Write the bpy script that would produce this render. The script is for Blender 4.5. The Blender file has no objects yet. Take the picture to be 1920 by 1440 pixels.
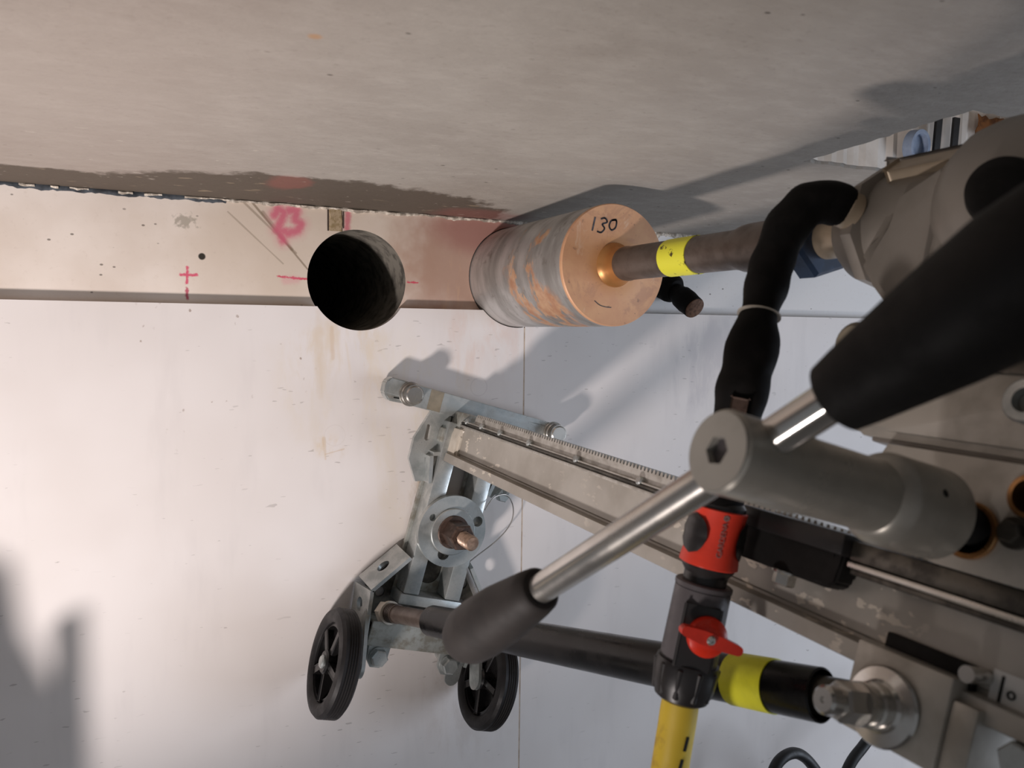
import bpy, bmesh, math, random
from mathutils import Vector, Matrix, noise as mnoise
from mathutils.geometry import tessellate_polygon

random.seed(7)
scene = bpy.context.scene
col = scene.collection

# ------------------------------------------------------------------ camera
def cam_matrix():
    f, cx, cy = 1500.0, 960.0, 720.0
    yd = Vector((215-cx, cy-603, -f)).normalized()
    xd = Vector((3900-cx, cy-648, -f)); xd = (xd - xd.dot(yd)*yd).normalized()
    zd = xd.cross(yd)
    R = Matrix((xd, yd, zd))
    return R
CR = cam_matrix()
CAM_POS = Vector((-0.4762, -0.9553, -0.0643))
cam_d = bpy.data.cameras.new('camera')
cam_d.sensor_fit = 'HORIZONTAL'; cam_d.sensor_width = 36.0
cam_d.lens = 36.0*1500/1920
cam_d.clip_start = 0.01; cam_d.clip_end = 50
cam_d.dof.use_dof = True; cam_d.dof.focus_distance = 0.98; cam_d.dof.aperture_fstop = 11.0
cam_o = bpy.data.objects.new('camera', cam_d); col.objects.link(cam_o)
cam_o.matrix_world = Matrix.Translation(CAM_POS) @ CR.to_4x4()
scene.camera = cam_o

# ------------------------------------------------------------------ light
scene.view_settings.view_transform = 'Standard'
scene.view_settings.look = 'None'
scene.view_settings.exposure = 0.0
scene.view_settings.gamma = 1.0
scene.view_settings.use_curve_mapping = False
world = bpy.data.worlds.new('world'); scene.world = world; world.use_nodes = True
wn = world.node_tree.nodes['Background']
wn.inputs[0].default_value = (0.90, 0.94, 1.0, 1); wn.inputs[1].default_value = 0.17

def aim(o, target):
    d = Vector(target) - o.location
    o.rotation_euler = d.to_track_quat('-Z', 'Y').to_euler()
# warm work lamp low on the left, pointing up at the core holes
kd = bpy.data.lights.new('work_lamp', 'SPOT'); kd.energy = 74; kd.color = (1.0, 0.905, 0.875)
kd.shadow_soft_size = 0.065; kd.spot_size = math.radians(68); kd.spot_blend = 1.0
ko = bpy.data.objects.new('work_lamp', kd); col.objects.link(ko)
ko.location = (-1.05, -0.76, -0.88); aim(ko, (-0.36, -0.12, 0.05))
# daylight from the open side of the room, right
dd = bpy.data.lights.new('daylight', 'AREA'); dd.energy = 19; dd.color = (0.76, 0.85, 1.0)
dd.shape = 'RECTANGLE'; dd.size = 1.0; dd.size_y = 1.2
do = bpy.data.objects.new('daylight', dd); col.objects.link(do)
do.location = (1.7, -1.25, -0.55); aim(do, (0.45, 0.0, -0.25))

# ------------------------------------------------------------------ materials
def lin(c):
    if isinstance(c, str):
        c = [int(c[i:i+2], 16) for i in (1, 3, 5)]
    out = []
    for v in c[:3]:
        v = v/255.0
        out.append(v/12.92 if v <= 0.04045 else ((v+0.055)/1.055)**2.4)
    return (*out, 1.0)

class NT:
    def __init__(s, name):
        s.m = bpy.data.materials.new(name); s.m.use_nodes = True
        s.t = s.m.node_tree; s.n = s.t.nodes; s.l = s.t.links
        s.b = s.n['Principled BSDF']
        s.co = s.n.new('ShaderNodeTexCoord').outputs['Object']
        s._xyz = None
    def put(s, sock, v):
        if hasattr(v, 'is_linked') or isinstance(v, bpy.types.NodeSocket): s.l.new(v, sock)
        else: sock.default_value = v
    def xyz(s):
        if s._xyz is None:
            k = s.n.new('ShaderNodeSeparateXYZ'); s.l.new(s.co, k.inputs[0]); s._xyz = k.outputs
        return s._xyz
    def math(s, op, a, b=0.0, clamp=False):
        k = s.n.new('ShaderNodeMath'); k.operation = op; k.use_clamp = clamp
        s.put(k.inputs[0], a); s.put(k.inputs[1], b); return k.outputs[0]
    def noise(s, scale, detail=4, rough=0.55, stretch=None, out='Fac', dist=0.0):
        k = s.n.new('ShaderNodeTexNoise'); k.inputs['Scale'].default_value = scale
        k.inputs['Detail'].default_value = detail; k.inputs['Roughness'].default_value = rough
        k.inputs['Distortion'].default_value = dist
        s.l.new(s.mapping(stretch) if stretch else s.co, k.inputs['Vector'])
        return k.outputs[out]
    def mapping(s, stretch, rot=(0, 0, 0)):
        k = s.n.new('ShaderNodeMapping'); k.inputs['Scale'].default_value = stretch
        k.inputs['Rotation'].default_value = rot
        s.l.new(s.co, k.inputs['Vector']); return k.outputs[0]
    def voro(s, scale, stretch=None, rot=(0, 0, 0)):
        k = s.n.new('ShaderNodeTexVoronoi'); k.inputs['Scale'].default_value = scale
        s.l.new(s.mapping(stretch, rot) if stretch else s.co, k.inputs['Vector'])
        return k.outputs['Distance']
    def ramp(s, v, lo, hi, a=0.0, b=1.0):
        k = s.n.new('ShaderNodeMapRange'); k.interpolation_type = 'SMOOTHSTEP'
        s.put(k.inputs[0], v)
        for i, q in enumerate((lo, hi, a, b)): k.inputs[i+1].default_value = q
        return k.outputs[0]
    def mix(s, f, a, b, mode='MIX'):
        k = s.n.new('ShaderNodeMix'); k.data_type = 'RGBA'; k.blend_type = mode
        s.put(k.inputs[0], f); s.put(k.inputs[6], a); s.put(k.inputs[7], b); return k.outputs[2]
    def bump(s, h, strength, dist=0.001):
        k = s.n.new('ShaderNodeBump'); k.inputs['Strength'].default_value = strength
        k.inputs['Distance'].default_value = dist; s.l.new(h, k.inputs['Height'])
        s.l.new(k.outputs[0], s.b.inputs['Normal'])
    def seg(s, ua, va, a, b):
        """distance of (ua,va) from the 2-D segment a-b"""
        ax, ay = a; bx, by = b; dx, dy = bx-ax, by-ay; L2 = dx*dx+dy*dy
        px = s.math('SUBTRACT', ua, ax); py = s.math('SUBTRACT', va, ay)
        t = s.math('ADD', s.math('MULTIPLY', px, dx/L2), s.math('MULTIPLY', py, dy/L2), clamp=True)
        ex = s.math('SUBTRACT', px, s.math('MULTIPLY', t, dx)); ey = s.math('SUBTRACT', py, s.math('MULTIPLY', t, dy))
        return s.math('SQRT', s.math('ADD', s.math('MULTIPLY', ex, ex), s.math('MULTIPLY', ey, ey)))
    def ell(s, ua, va, c, r, soft=0.4, wob=None):
        px = s.math('MULTIPLY', s.math('SUBTRACT', ua, c[0]), 1.0/r[0])
        py = s.math('MULTIPLY', s.math('SUBTRACT', va, c[1]), 1.0/r[1])
        d = s.math('SQRT', s.math('ADD', s.math('MULTIPLY', px, px), s.math('MULTIPLY', py, py)))
        if wob is not None: d = s.math('ADD', d, wob)
        return s.ramp(d, 1.0+soft/2, 1.0-soft/2)
    def done(s, colr, rough=0.6, metal=0.0, spec=0.5):
        s.put(s.b.inputs['Base Color'], colr); s.put(s.b.inputs['Roughness'], rough)
        s.put(s.b.inputs['Metallic'], metal); s.b.inputs['Specular IOR Level'].default_value = spec
        return s.m

def plain(name, c, c2=None, rough=0.5, metal=0.0, scale=60, bump=0.0, spec=0.5, stretch=None, lo=0.4, hi=0.65):
    t = NT(name); c = lin(c)
    if c2 is None: c2 = tuple(x*0.8 for x in c[:3])+(1,)
    else: c2 = lin(c2)
    nz = t.noise(scale, 5, 0.6, stretch=stretch)
    cc = t.mix(t.ramp(nz, lo, hi), c, c2)
    if bump: t.bump(nz, bump, 0.0006)
    r = t.ramp(nz, 0.3, 0.7, max(0.02, rough-0.08), min(1, rough+0.1))
    return t.done(cc, r, metal, spec)

M = {}
M['alu'] = plain('cast_aluminium_paint', '#b9b4ab', '#a59f95', 0.42, 0.35, 25, 0.05)
M['zinc'] = plain('zinc_plate', '#c2c5c3', '#a3a8a7', 0.33, 0.6, 45, 0.08)
M['zinc_dirty'] = plain('zinc_plate_dirty', '#b0b2ad', '#8a867b', 0.45, 0.45, 70, 0.15)
M['chrome'] = plain('chromed_steel', '#cfccc7', '#bdb9b2', 0.22, 0.9, 20)
M['steel'] = plain('brushed_steel', '#b9b5ae', '#a19c94', 0.34, 0.35, 90, 0.04)
M['satin'] = plain('satin_nickel', '#b9b4aa', '#aaa49a', 0.34, 0.45, 30, 0.03)
M['satin_face'] = plain('satin_nickel_face', '#b3b0a8', '#aaa69d', 0.5, 0.3, 30)
M['dark_steel'] = plain('oiled_dark_steel', '#5a564f', '#3d3a36', 0.35, 0.7, 60, 0.05)
M['rubber'] = plain('black_rubber', '#1a1817', '#141211', 0.62, 0.0, 40, 0.05, 0.25)
M['grip'] = plain('grip_rubber', '#332f2d', '#2a2726', 0.60, 0.0, 22, 0.03, 0.25)
M['tyre'] = plain('tyre_rubber', '#211f20', '#191718', 0.5, 0.0, 60, 0.1, 0.35)
M['rim'] = plain('black_plastic', '#1a1819', '#121111', 0.25, 0.0, 30, 0.0, 0.5)
M['blacktube'] = plain('black_lacquer', '#0c0b0b', '#141212', 0.28, 0.0, 30, 0.02, 0.35)
M['tape'] = plain('black_tape', '#0e0d0c', '#161413', 0.7, 0.0, 80, 0.5, 0.12)
M['anthracite'] = plain('anthracite_plastic', '#575254', '#4e4a4c', 0.45, 0.0, 50, 0.02, 0.4)
M['darkplastic'] = plain('dark_plastic', '#262323', '#1f1c1c', 0.35, 0.0, 50, 0.03, 0.5)
M['orange'] = plain('orange_plastic', '#e8412c', '#d93a26', 0.38, 0.0, 40, 0.0, 0.5)
M['orange_dark'] = plain('orange_red_plastic', '#e0351f', '#cf2f1c', 0.30, 0.0, 40, 0.0, 0.5)
M['greyprint'] = plain('grey_print', '#8a6f6b', None, 0.6)
M['yhose'] = plain('yellow_hose', '#d8b838', '#a9863a', 0.5, 0.0, 55, 0.05, 0.4, None, 0.55, 0.75)
M['ytape'] = plain('yellow_tape', '#e6e331', '#d8d52c', 0.5, 0.0, 60, 0.0, 0.4)
M['rustrod'] = plain('rust_brown_steel', '#635851', '#534841', 0.40, 0.4, 45, 0.08)
M['rustnut'] = plain('brown_oiled_steel', '#65534a', '#453730', 0.38, 0.45, 120, 0.2)
M['threadsteel'] = plain('thread_steel', '#ad927f', '#7d6656', 0.38, 0.35, 90, 0.1)
M['bronze'] = plain('bronze_bush', '#b88a5c', '#94683e', 0.28, 0.9, 40)
M['blue'] = plain('blue_nut', '#2c3d55', '#222f43', 0.35, 0.35, 60)
M['housing'] = plain('gearbox_grey', '#8f8880', '#847d74', 0.46, 0.2, 14, 0.05)
M['housing_light'] = plain('machined_rib', '#c4b39c', '#ab9a84', 0.35, 0.4, 14)
M['cream'] = plain('cream_splashed_paint', '#cbc3b6', '#b8afa1', 0.6, 0.0, 40, 0.05)
M['void'] = plain('dark_void', '#161514', '#0f0f0f', 0.9)
M['black_ink'] = plain('marker_ink', '#3a3b40', '#54545a', 0.6, 0, 200)
M['cable'] = plain('cable_sheath', '#1b1b1d', '#141415', 0.5)
M['beige'] = plain('beige_knob', '#8d8371', '#7d7464', 0.5)
M['white'] = plain('label_white', '#d8d6d2', '#cfccc7', 0.5)
M['wire'] = plain('steel_wire', '#b7b2ac', '#a29c95', 0.35, 0.6)
M['bluegrey'] = plain('blue_grey_sleeve', '#8a97ad', '#76849c', 0.6)
M['glandend'] = plain('brown_fibre', '#6a4a35', '#4d3426', 0.8, 0, 200, 0.2)

# column paint: grey with cream splashes
t = NT('column_paint')
nz = t.noise(18, 4); big = t.noise(6, 2)
c = t.mix(t.ramp(nz, 0.35, 0.7), lin('#b4afa7'), lin('#a19b92'))
sp = t.ramp(t.noise(95, 3, 0.5, stretch=(1, 1.6, 0.8)), 0.605, 0.65)
sp = t.math('MULTIPLY', sp, t.ramp(big, 0.42, 0.6))
c = t.mix(sp, c, lin('#dfd6c8'))
t.bump(sp, 0.25, 0.0006)
M['column'] = t.done(c, 0.42, 0.25)

# core barrel: grey steel with rust bands (rig coordinates: z runs along the barrel)
t = NT('core_barrel_steel')
x, y, z = t.xyz()
n1 = t.noise(9, 5, 0.6, stretch=(1, 1, 3.2)); n2 = t.noise(55, 5, 0.65)
c = t.mix(t.ramp(n1, 0.35, 0.65), lin('#c0bebc'), lin('#94918d'))
c = t.mix(t.math('MULTIPLY', t.ramp(n2, 0.55, 0.7), 0.5), c, lin('#6a6259'))
zz = t.math('ADD', z, t.math('MULTIPLY', t.math('SUBTRACT', t.noise(16, 4), 0.5), 0.16))
band = t.math('MULTIPLY', t.ramp(zz, 0.105, 0.125), t.ramp(zz, 0.222, 0.200))
rm = t.math('MULTIPLY', band, t.ramp(t.math('ADD', t.noise(17, 5, 0.65, stretch=(0.8, 0.8, 1.6)), t.math('MULTIPLY', y, -1.2)), 0.535, 0.60))
rust = t.mix(t.ramp(n2, 0.3, 0.7), lin('#a5683c'), lin('#c79c74'))
c = t.mix(t.math('MULTIPLY', rm, 0.8), c, rust)
t.bump(n2, 0.12, 0.0006)
M['barrel'] = t.done(c, t.ramp(n1, 0.3, 0.7, 0.36, 0.55), t.ramp(rm, 0, 1, 0.6, 0.1))

t = NT('orange_primer')
n1 = t.noise(28, 5, 0.6); n2 = t.noise(110, 4, 0.6)
x, y, z = t.xyz()
c = t.mix(t.ramp(n1, 0.35, 0.7), lin('#d6a780'), lin('#cb9976'))
c = t.mix(t.math('MULTIPLY', t.ramp(t.noise(24, 5, 0.65, dist=0.8), 0.54, 0.66), 0.6), c, lin('#b5896f'))
c = t.mix(t.math('MULTIPLY', t.ramp(t.noise(38, 5, 0.7, stretch=(1.4, 0.6, 1), dist=1.0), 0.62, 0.70), 0.5), c, lin('#dcc0a6'))
c = t.mix(t.math('MULTIPLY', t.ramp(n2, 0.64, 0.72), 0.6), c, lin('#7f6455'))
rr = t.math('SQRT', t.math('ADD', t.math('MULTIPLY', x, x), t.math('MULTIPLY', y, y)))
c = t.mix(t.math('MULTIPLY', t.ramp(t.math('ADD', rr, t.math('MULTIPLY', n1, 0.02)), 0.048, 0.03), 0.55), c, lin('#b9803f'))
M['primer'] = t.done(c, 0.5, 0.15)
t = NT('orange_bronze'); n1 = t.noise(40, 4)
M['bronze_boss'] = t.done(t.mix(n1, lin('#c9935a'), lin('#9c6b3c')), 0.36, 0.55)

t = NT('yellow_tape_worn'); n1 = t.noise(85, 5, 0.65)
M['ytape_worn'] = t.done(t.mix(t.ramp(n1, 0.595, 0.64), lin('#e0dc3c'), lin('#4d4018')), 0.5)

# ---- wall strip concrete (wall coordinates: x along, z up)
t = NT('wall_concrete'); x, y, z = t.xyz()
wob = t.math('SUBTRACT', t.noise(14, 4, 0.6), 0.5); fine = t.noise(160, 5, 0.65); mid = t.noise(8, 4)
c = t.mix(t.ramp(mid, 0.35, 0.65), lin('#ebe0d6'), lin('#dfd2c6'))
c = t.mix(t.ramp(x, 0.02, 0.2), c, lin('#e4e1df'))
c = t.mix(t.math('MULTIPLY', t.ramp(fine, 0.55, 0.75), 0.22), c, lin('#c2b1a2'))
# olive tint near the sawn scratches, red slurry round the bit
c = t.mix(t.math('MULTIPLY', t.ell(x, z, (-0.27, 0.03), (0.14, 0.10), 0.9, wob), 0.45), c, lin('#cbb8a2'))
c = t.mix(t.math('MULTIPLY', t.ell(x, z, (-0.04, 0.02), (0.13, 0.09), 0.9, t.math('MULTIPLY', wob, 1.6)), 0.72), c, lin('#a87c66'))
c = t.mix(t.math('MULTIPLY', t.ell(x, z, (-0.03, 0.06), (0.08, 0.03), 0.9, wob), 0.5), c, lin('#9a5a58'))
drip = t.math('MULTIPLY', t.ramp(t.noise(40, 4, 0.6, stretch=(1.2, 1, 0.35), dist=0.6), 0.56, 0.66), t.ell(x, z, (-0.10, -0.02), (0.05, 0.05), 0.8))
c = t.mix(t.math('MULTIPLY', drip, 0.35), c, lin('#d0ac90'))
# scratches from an older saw cut
for a, b, wd, k in (((-0.335, 0.074), (-0.272, 0.0), 0.0011, 0.7), ((-0.345, 0.074), (-0.285, 0.018), 0.0011, 0.5),
                    ((-0.322, 0.062), (-0.29, 0.022), 0.0020, 0.55), ((-0.36, 0.06), (-0.30, 0.005), 0.0008, 0.4)):
    m = t.ramp(t.math('ADD', t.seg(x, z, a, b), t.math('MULTIPLY', wob, 0.002)), wd*1.5, wd*0.3)
    c = t.mix(t.math('MULTIPLY', m, k), c, lin('#7d6b56'))
# pores
po = t.math('MULTIPLY', t.ramp(t.voro(46, (1.0, 1, 1.6)), 0.10, 0.05), t.ramp(t.noise(5, 2), 0.5, 0.56))
c = t.mix(t.math('MULTIPLY', po, 0.75), c, lin('#5b5148'))
c = t.mix(t.ell(x, z, (-0.388, 0.009), (0.0033, 0.0033), 0.5, wob), c, lin('#3a3630'))
c = t.mix(t.math('MULTIPLY', t.ell(x, z, (-0.405, 0.047), (0.009, 0.006), 0.9, t.math('MULTIPLY', t.math('SUBTRACT', t.noise(130, 3), 0.5), 5.0)), 0.6), c, lin('#8a8272'))
# pink spray paint: cross, dashes, centre lines and a scrawled 23
spray = t.math('MULTIPLY', t.math('SUBTRACT', t.noise(210, 4, 0.7), 0.5), 0.006)
def paint(c, segs, wd, colr, k=0.9, soft=1.0):
    d = None
    for a, b in segs:
        q = t.seg(x, z, a, b); d = q if d is None else t.math('MINIMUM', d, q)
    m = t.ramp(t.math('ADD', d, spray), wd*(1+soft), wd*0.25)
    return t.mix(t.math('MULTIPLY', m, k), c, lin(colr))
pk = '#d9486e'
c = paint(c, [((-0.403, -0.004), (-0.404, -0.021)), ((-0.410, -0.012), (-0.394, -0.0115))], 0.0013, pk)
c = paint(c, [((-0.404, -0.027), (-0.404, -0.037))], 0.0014, '#b8425f')
c = paint(c, [((-0.306, -0.010), (-0.268, -0.012)), ((-0.148, -0.011), (-0.136, -0.0112))], 0.0010, '#cf3558')
c = paint(c, [((-0.298, -0.014), (-0.285, -0.013))], 0.004, '#dd7a92', 0.3)
c = paint(c, [((-0.223, 0.074), (-0.225, 0.05))], 0.0032, '#c9576f', 0.75)
two = [((-0.309, 0.060), (-0.305, 0.067)), ((-0.305, 0.067), (-0.298, 0.064)), ((-0.298, 0.064), (-0.302, 0.053)), ((-0.302, 0.053), (-0.306, 0.043)),
       ((-0.306, 0.043), (-0.297, 0.042)), ((-0.293, 0.066), (-0.284, 0.067)), ((-0.284, 0.067), (-0.286, 0.058)), ((-0.286, 0.056), (-0.279, 0.052)),
       ((-0.279, 0.052), (-0.283, 0.044)), ((-0.283, 0.044), (-0.295, 0.040)), ((-0.302, 0.038), (-0.300, 0.032))]
c = paint(c, two, 0.0034, '#cc4a6e', 0.85, 1.6)
c = paint(c, two, 0.008, '#d98a95', 0.35, 1.0)
t.bump(t.noise(90, 5, 0.65), 0.12, 0.001)
M['strip'] = t.done(c, 0.85, 0, 0.25)

# ---- white wall panels
t = NT('white_panel'); x, y, z = t.xyz()
wob = t.math('SUBTRACT', t.noise(16, 4, 0.6), 0.5); mid = t.noise(5, 3)
c = t.mix(t.ramp(mid, 0.35, 0.7), lin('#e9e3e0'), lin('#e2dbd7'))
c = t.mix(t.math('MULTIPLY', t.ramp(t.noise(22, 4, 0.6, stretch=(1, 1, 0.22)), 0.5, 0.75), 0.22), c, lin('#c9c3c1'))
dash = t.ramp(t.noise(42, 2, 0.5, stretch=(1.7, 1, 9.0)), 0.745, 0.77)
dm = t.math('MULTIPLY', dash, t.ramp(t.noise(4.5, 3), 0.47, 0.6))
dk = t.n.new('ShaderNodeTexNoise'); dk.inputs['Scale'].default_value = 40; dk.inputs['Detail'].default_value = 1
t.l.new(t.mapping((1.5, 1, 6.0), (0, 0.35, 0)), dk.inputs['Vector'])
dm2 = t.math('MULTIPLY', t.ramp(dk.outputs['Fac'], 0.74, 0.765), t.ramp(t.noise(3.1, 3), 0.42, 0.6))
c = t.mix(t.math('MULTIPLY', t.math('MAXIMUM', dm, dm2), 0.42), c, lin('#8d8580'))
# splashes and drips
for cc, rr, colr, k in (((-0.235, -0.095), (0.045, 0.05), '#d9c6ad', 0.55), ((-0.05, -0.085), (0.06, 0.04), '#dcc6bb', 0.6),
                        ((-0.245, -0.212), (0.018, 0.012), '#dcc6a4', 0.7), ((-0.14, -0.25), (0.05, 0.09), '#dfd4c2', 0.4),
                        ((-0.19, -0.14), (0.10, 0.06), '#e2d6c3', 0.4), ((-0.06, -0.53), (0.06, 0.10), '#cfc4bd', 0.6),
                        ((-0.135, -0.275), (0.015, 0.018), '#b39a76', 0.6), ((0.33, -0.11), (0.09, 0.07), '#b7b2b6', 0.4)):
    m = t.math('MULTIPLY', t.ell(x, z, cc, rr, 1.0, t.math('MULTIPLY', wob, 2.0)), t.ramp(t.noise(30, 5, 0.65, stretch=(1, 1, 0.3), dist=0.4), 0.40, 0.62))
    c = t.mix(t.math('MULTIPLY', m, k), c, lin(colr))
for a, b, wd, k, colr in (((-0.262, -0.05), (-0.260, -0.15), 0.0040, 0.16, '#d2bc9f'), ((-0.246, -0.068), (-0.245, -0.105), 0.0020, 0.32, '#cfb08b'),
                    ((-0.256, -0.2), (-0.254, -0.225), 0.0014, 0.35, '#cfb389'), ((-0.254, -0.219), (-0.232, -0.214), 0.0009, 0.35, '#c7a97e'),
                    ((-0.05, -0.47), (-0.047, -0.60), 0.004, 0.35, '#b5aaa6')):
    m = t.ramp(t.math('ADD', t.seg(x, z, a, b), t.math('MULTIPLY', wob, 0.006)), wd*1.6, wd*0.3)
    c = t.mix(t.math('MULTIPLY', m, k), c, lin(colr))
dots = t.math('MULTIPLY', t.ramp(t.math('ADD', t.voro(95, (1, 1, 0.7)), t.math('MULTIPLY', t.math('SUBTRACT', t.noise(200, 3), 0.5), 0.35)), 0.17, 0.08), t.ell(x, z, (-0.37, -0.095), (0.09, 0.06), 1.2, t.math('MULTIPLY', wob, 3)))
c = t.mix(t.math('MULTIPLY', t.math('MULTIPLY', dots, t.ramp(t.noise(60, 2), 0.48, 0.56)), 0.75), c, lin('#8f7766'))
ring = t.math('ABSOLUTE', t.math('SUBTRACT', t.seg(x, z, (-0.243, -0.197), (-0.2429, -0.197)), 0.0125))
c = t.mix(t.math('MULTIPLY', t.ramp(ring, 0.0012, 0.0), 0.25), c, lin('#d8cfc9'))
ring = t.math('ABSOLUTE', t.math('SUBTRACT', t.seg(x, z, (-0.055, -0.143), (-0.0549, -0.143)), 0.0115))
c = t.mix(t.math('MULTIPLY', t.ramp(ring, 0.0012, 0.0), 0.3), c, lin('#bdb4b2'))
t.bump(t.noise(120, 4, 0.6), 0.03, 0.0006)
M['panel'] = t.done(c, 0.62, 0, 0.35)

# ---- ceiling concrete
t = NT('ceiling_concrete'); x, y, z = t.xyz()
mid = t.noise(5.5, 5, 0.6); st = t.noise(26, 6, 0.7, stretch=(1.0, 2.2, 1)); wob = t.math('SUBTRACT', t.noise(24, 5, 0.65), 0.5)
c = t.mix(t.ramp(mid, 0.3, 0.7), lin('#9f9991'), lin('#948d85'))
c = t.mix(t.math('MULTIPLY', t.ramp(st, 0.4, 0.75), 0.4), c, lin('#b0aaa2'))
c = t.mix(t.math('MULTIPLY', t.ramp(t.noise(120, 5, 0.7, stretch=(1, 2.0, 1)), 0.55, 0.75), 0.35), c, lin('#6f685f'))
po = t.math('MULTIPLY', t.ramp(t.voro(30, (1, 1.7, 1)), 0.085, 0.04), t.ramp(t.noise(7, 2), 0.46, 0.58))
c = t.mix(t.math('MULTIPLY', po, 0.8), c, lin('#4a443d'))
c = t.mix(t.math('MULTIPLY', t.ramp(x, -0.25, -0.5), 0.25), c, lin('#a08a80'))
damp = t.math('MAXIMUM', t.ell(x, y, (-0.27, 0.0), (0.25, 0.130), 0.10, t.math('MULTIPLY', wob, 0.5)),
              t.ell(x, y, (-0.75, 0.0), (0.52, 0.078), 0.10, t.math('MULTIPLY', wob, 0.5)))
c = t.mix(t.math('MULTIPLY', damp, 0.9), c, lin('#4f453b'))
fl = t.math('MULTIPLY', damp, t.ramp(t.noise(34, 3, 0.5, stretch=(1, 2.4, 1)), 0.66, 0.72))
c = t.mix(t.math('MULTIPLY', fl, 0.7), c, lin('#8f806c'))
c = t.mix(t.math('MULTIPLY', t.ell(x, y, (-0.312, -0.100), (0.022, 0.032), 0.5, wob), 0.35), c, lin('#a05a52'))
c = t.mix(t.math('MULTIPLY', t.ell(x, y, (-0.06, -0.02), (0.06, 0.03), 0.8, wob), 0.5), c, lin('#8a5650'))
c = t.mix(t.math('MULTIPLY', t.ell(x, y, (-0.366, -0.463), (0.005, 0.005), 0.8, t.math('MULTIPLY', wob, 2)), 0.55), c, lin('#b07f48'))
sc = t.math('MULTIPLY', t.ramp(t.noise(60, 3, 0.6, stretch=(1, 3, 1)), 0.68, 0.73), t.ramp(y, -0.36, -0.15))
c = t.mix(t.math('MULTIPLY', sc, 0.5), c, lin('#d2cabd'))
t.bump(t.noise(70, 6, 0.7, stretch=(1.0, 2.0, 1)), 0.5, 0.0022)
M['ceiling'] = t.done(c, 0.75, 0, 0.3)

t = NT('mortar'); n1 = t.noise(140, 5, 0.7)
t.bump(n1, 0.6, 0.002)
M['mortar'] = t.done(t.mix(t.ramp(n1, 0.35, 0.6), lin('#dcd2c4'), lin('#8d8377')), 0.9)
M['gap_dark'] = plain('dark_gap_shade', '#4a4f55', '#2b2d31', 0.9, 0, 60, 0.4)
M['joint_mortar'] = plain('joint_mortar', '#b09c80', '#94815f', 0.95, 0, 300, 0.6)
M['panel_joint'] = plain('panel_joint_filler', '#c9b7a6', '#b09c8a', 0.9, 0, 80, 0.2)
M['recess'] = plain('recess_render', '#e6ddd3', '#d3c9be', 0.85, 0, 20, 0.1)
M['rust'] = plain('rust_patch', '#8a5523', '#5e3716', 0.9, 0, 90)
M['floor'] = plain('floor_concrete', '#807a73', '#6e6963', 0.85, 0, 6, 0.1)
M['core_wall'] = plain('wet_shaded_bore', '#7d786f', '#4d4943', 0.6, 0, 60, 0.3)  # wet concrete, coloured darker to add shade inside the bore

# ------------------------------------------------------------------ geometry helpers
def frame(axis, up=(0, 1, 0.137)):
    z = Vector(axis).normalized(); x = Vector(up).cross(z)
    if x.length < 1e-4: x = Vector((1, 0, 0)).cross(z)
    x.normalize(); y = z.cross(x)
    return x, y, z

def box(bm, lo, hi, bev=0.0, seg=2, mtx=None):
    r = bmesh.ops.create_cube(bm, size=1.0)
    vs = r['verts']
    for v in vs:
        v.co = Vector([(lo[i]+hi[i])/2 + v.co[i]*(hi[i]-lo[i]) for i in range(3)])
    if mtx is not None:
        for v in vs: v.co = mtx @ v.co
    if bev:
        es = list({e for v in vs for e in v.link_edges})
        bmesh.ops.bevel(bm, geom=es, offset=bev, segments=seg, affect='EDGES', profile=0.5)

def lathe(bm, p0, axis, prof, n=32, cap=True, up=(0, 1, 0.137), phase=0.0):
    """prof: list of (distance along axis, radius)"""
    x, y, z = frame(axis, up); p0 = Vector(p0); rings = []
    for a, r in prof:
        ring = []
        for k in range(n):
            th = 2*math.pi*k/n + phase
            ring.append(bm.verts.new(p0 + z*a + (x*math.cos(th)+y*math.sin(th))*r))
        rings.append(ring)
    for a, b in zip(rings[:-1], rings[1:]):
        for k in range(n):
            bm.faces.new((a[k], a[(k+1) % n], b[(k+1) % n], b[k]))
    if cap:
        bm.faces.new(list(reversed(rings[0]))); bm.faces.new(rings[-1])
    return rings

def rod(bm, a, b, r, r2=None, n=24, bev=0.0, **kw):
    a = Vector(a); b = Vector(b); L = (b-a).length; r2 = r if r2 is None else r2
    if bev: prof = [(0, r-bev), (bev, r), (L-bev, r2), (L, r2-bev)]
    else: prof = [(0, r), (L, r2)]
    lathe(bm, a, b-a, prof, n, **kw)

def hexbolt(bm, p, axis, r, h, ch=0.15):
    c = r*ch
    lathe(bm, p, axis, [(0, r), (h-c, r), (h, r*0.86)], 6)

def ringband(bm, p0, axis, r_in, r_out, h, n=32, bev=0.0):
    b = bev
    lathe(bm, p0, axis, [(0, r_in), (0, r_out-b), (b, r_out), (h-b, r_out), (h, r_out-b), (h, r_in), (0, r_in)], n, cap=False)

def smooth_path(pts, sub=8):
    P = [Vector(p) for p in pts]; out = []
    for i in range(len(P)-1):
        a = P[max(i-1, 0)]; b = P[i]; c = P[i+1]; d = P[min(i+2, len(P)-1)]
        for k in range(sub):
            s = k/sub
            out.append(0.5*((2*b)+(c-a)*s+(2*a-5*b+4*c-d)*s*s+(3*b-a-3*c+d)*s**3))
    out.append(P[-1]); return out

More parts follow.
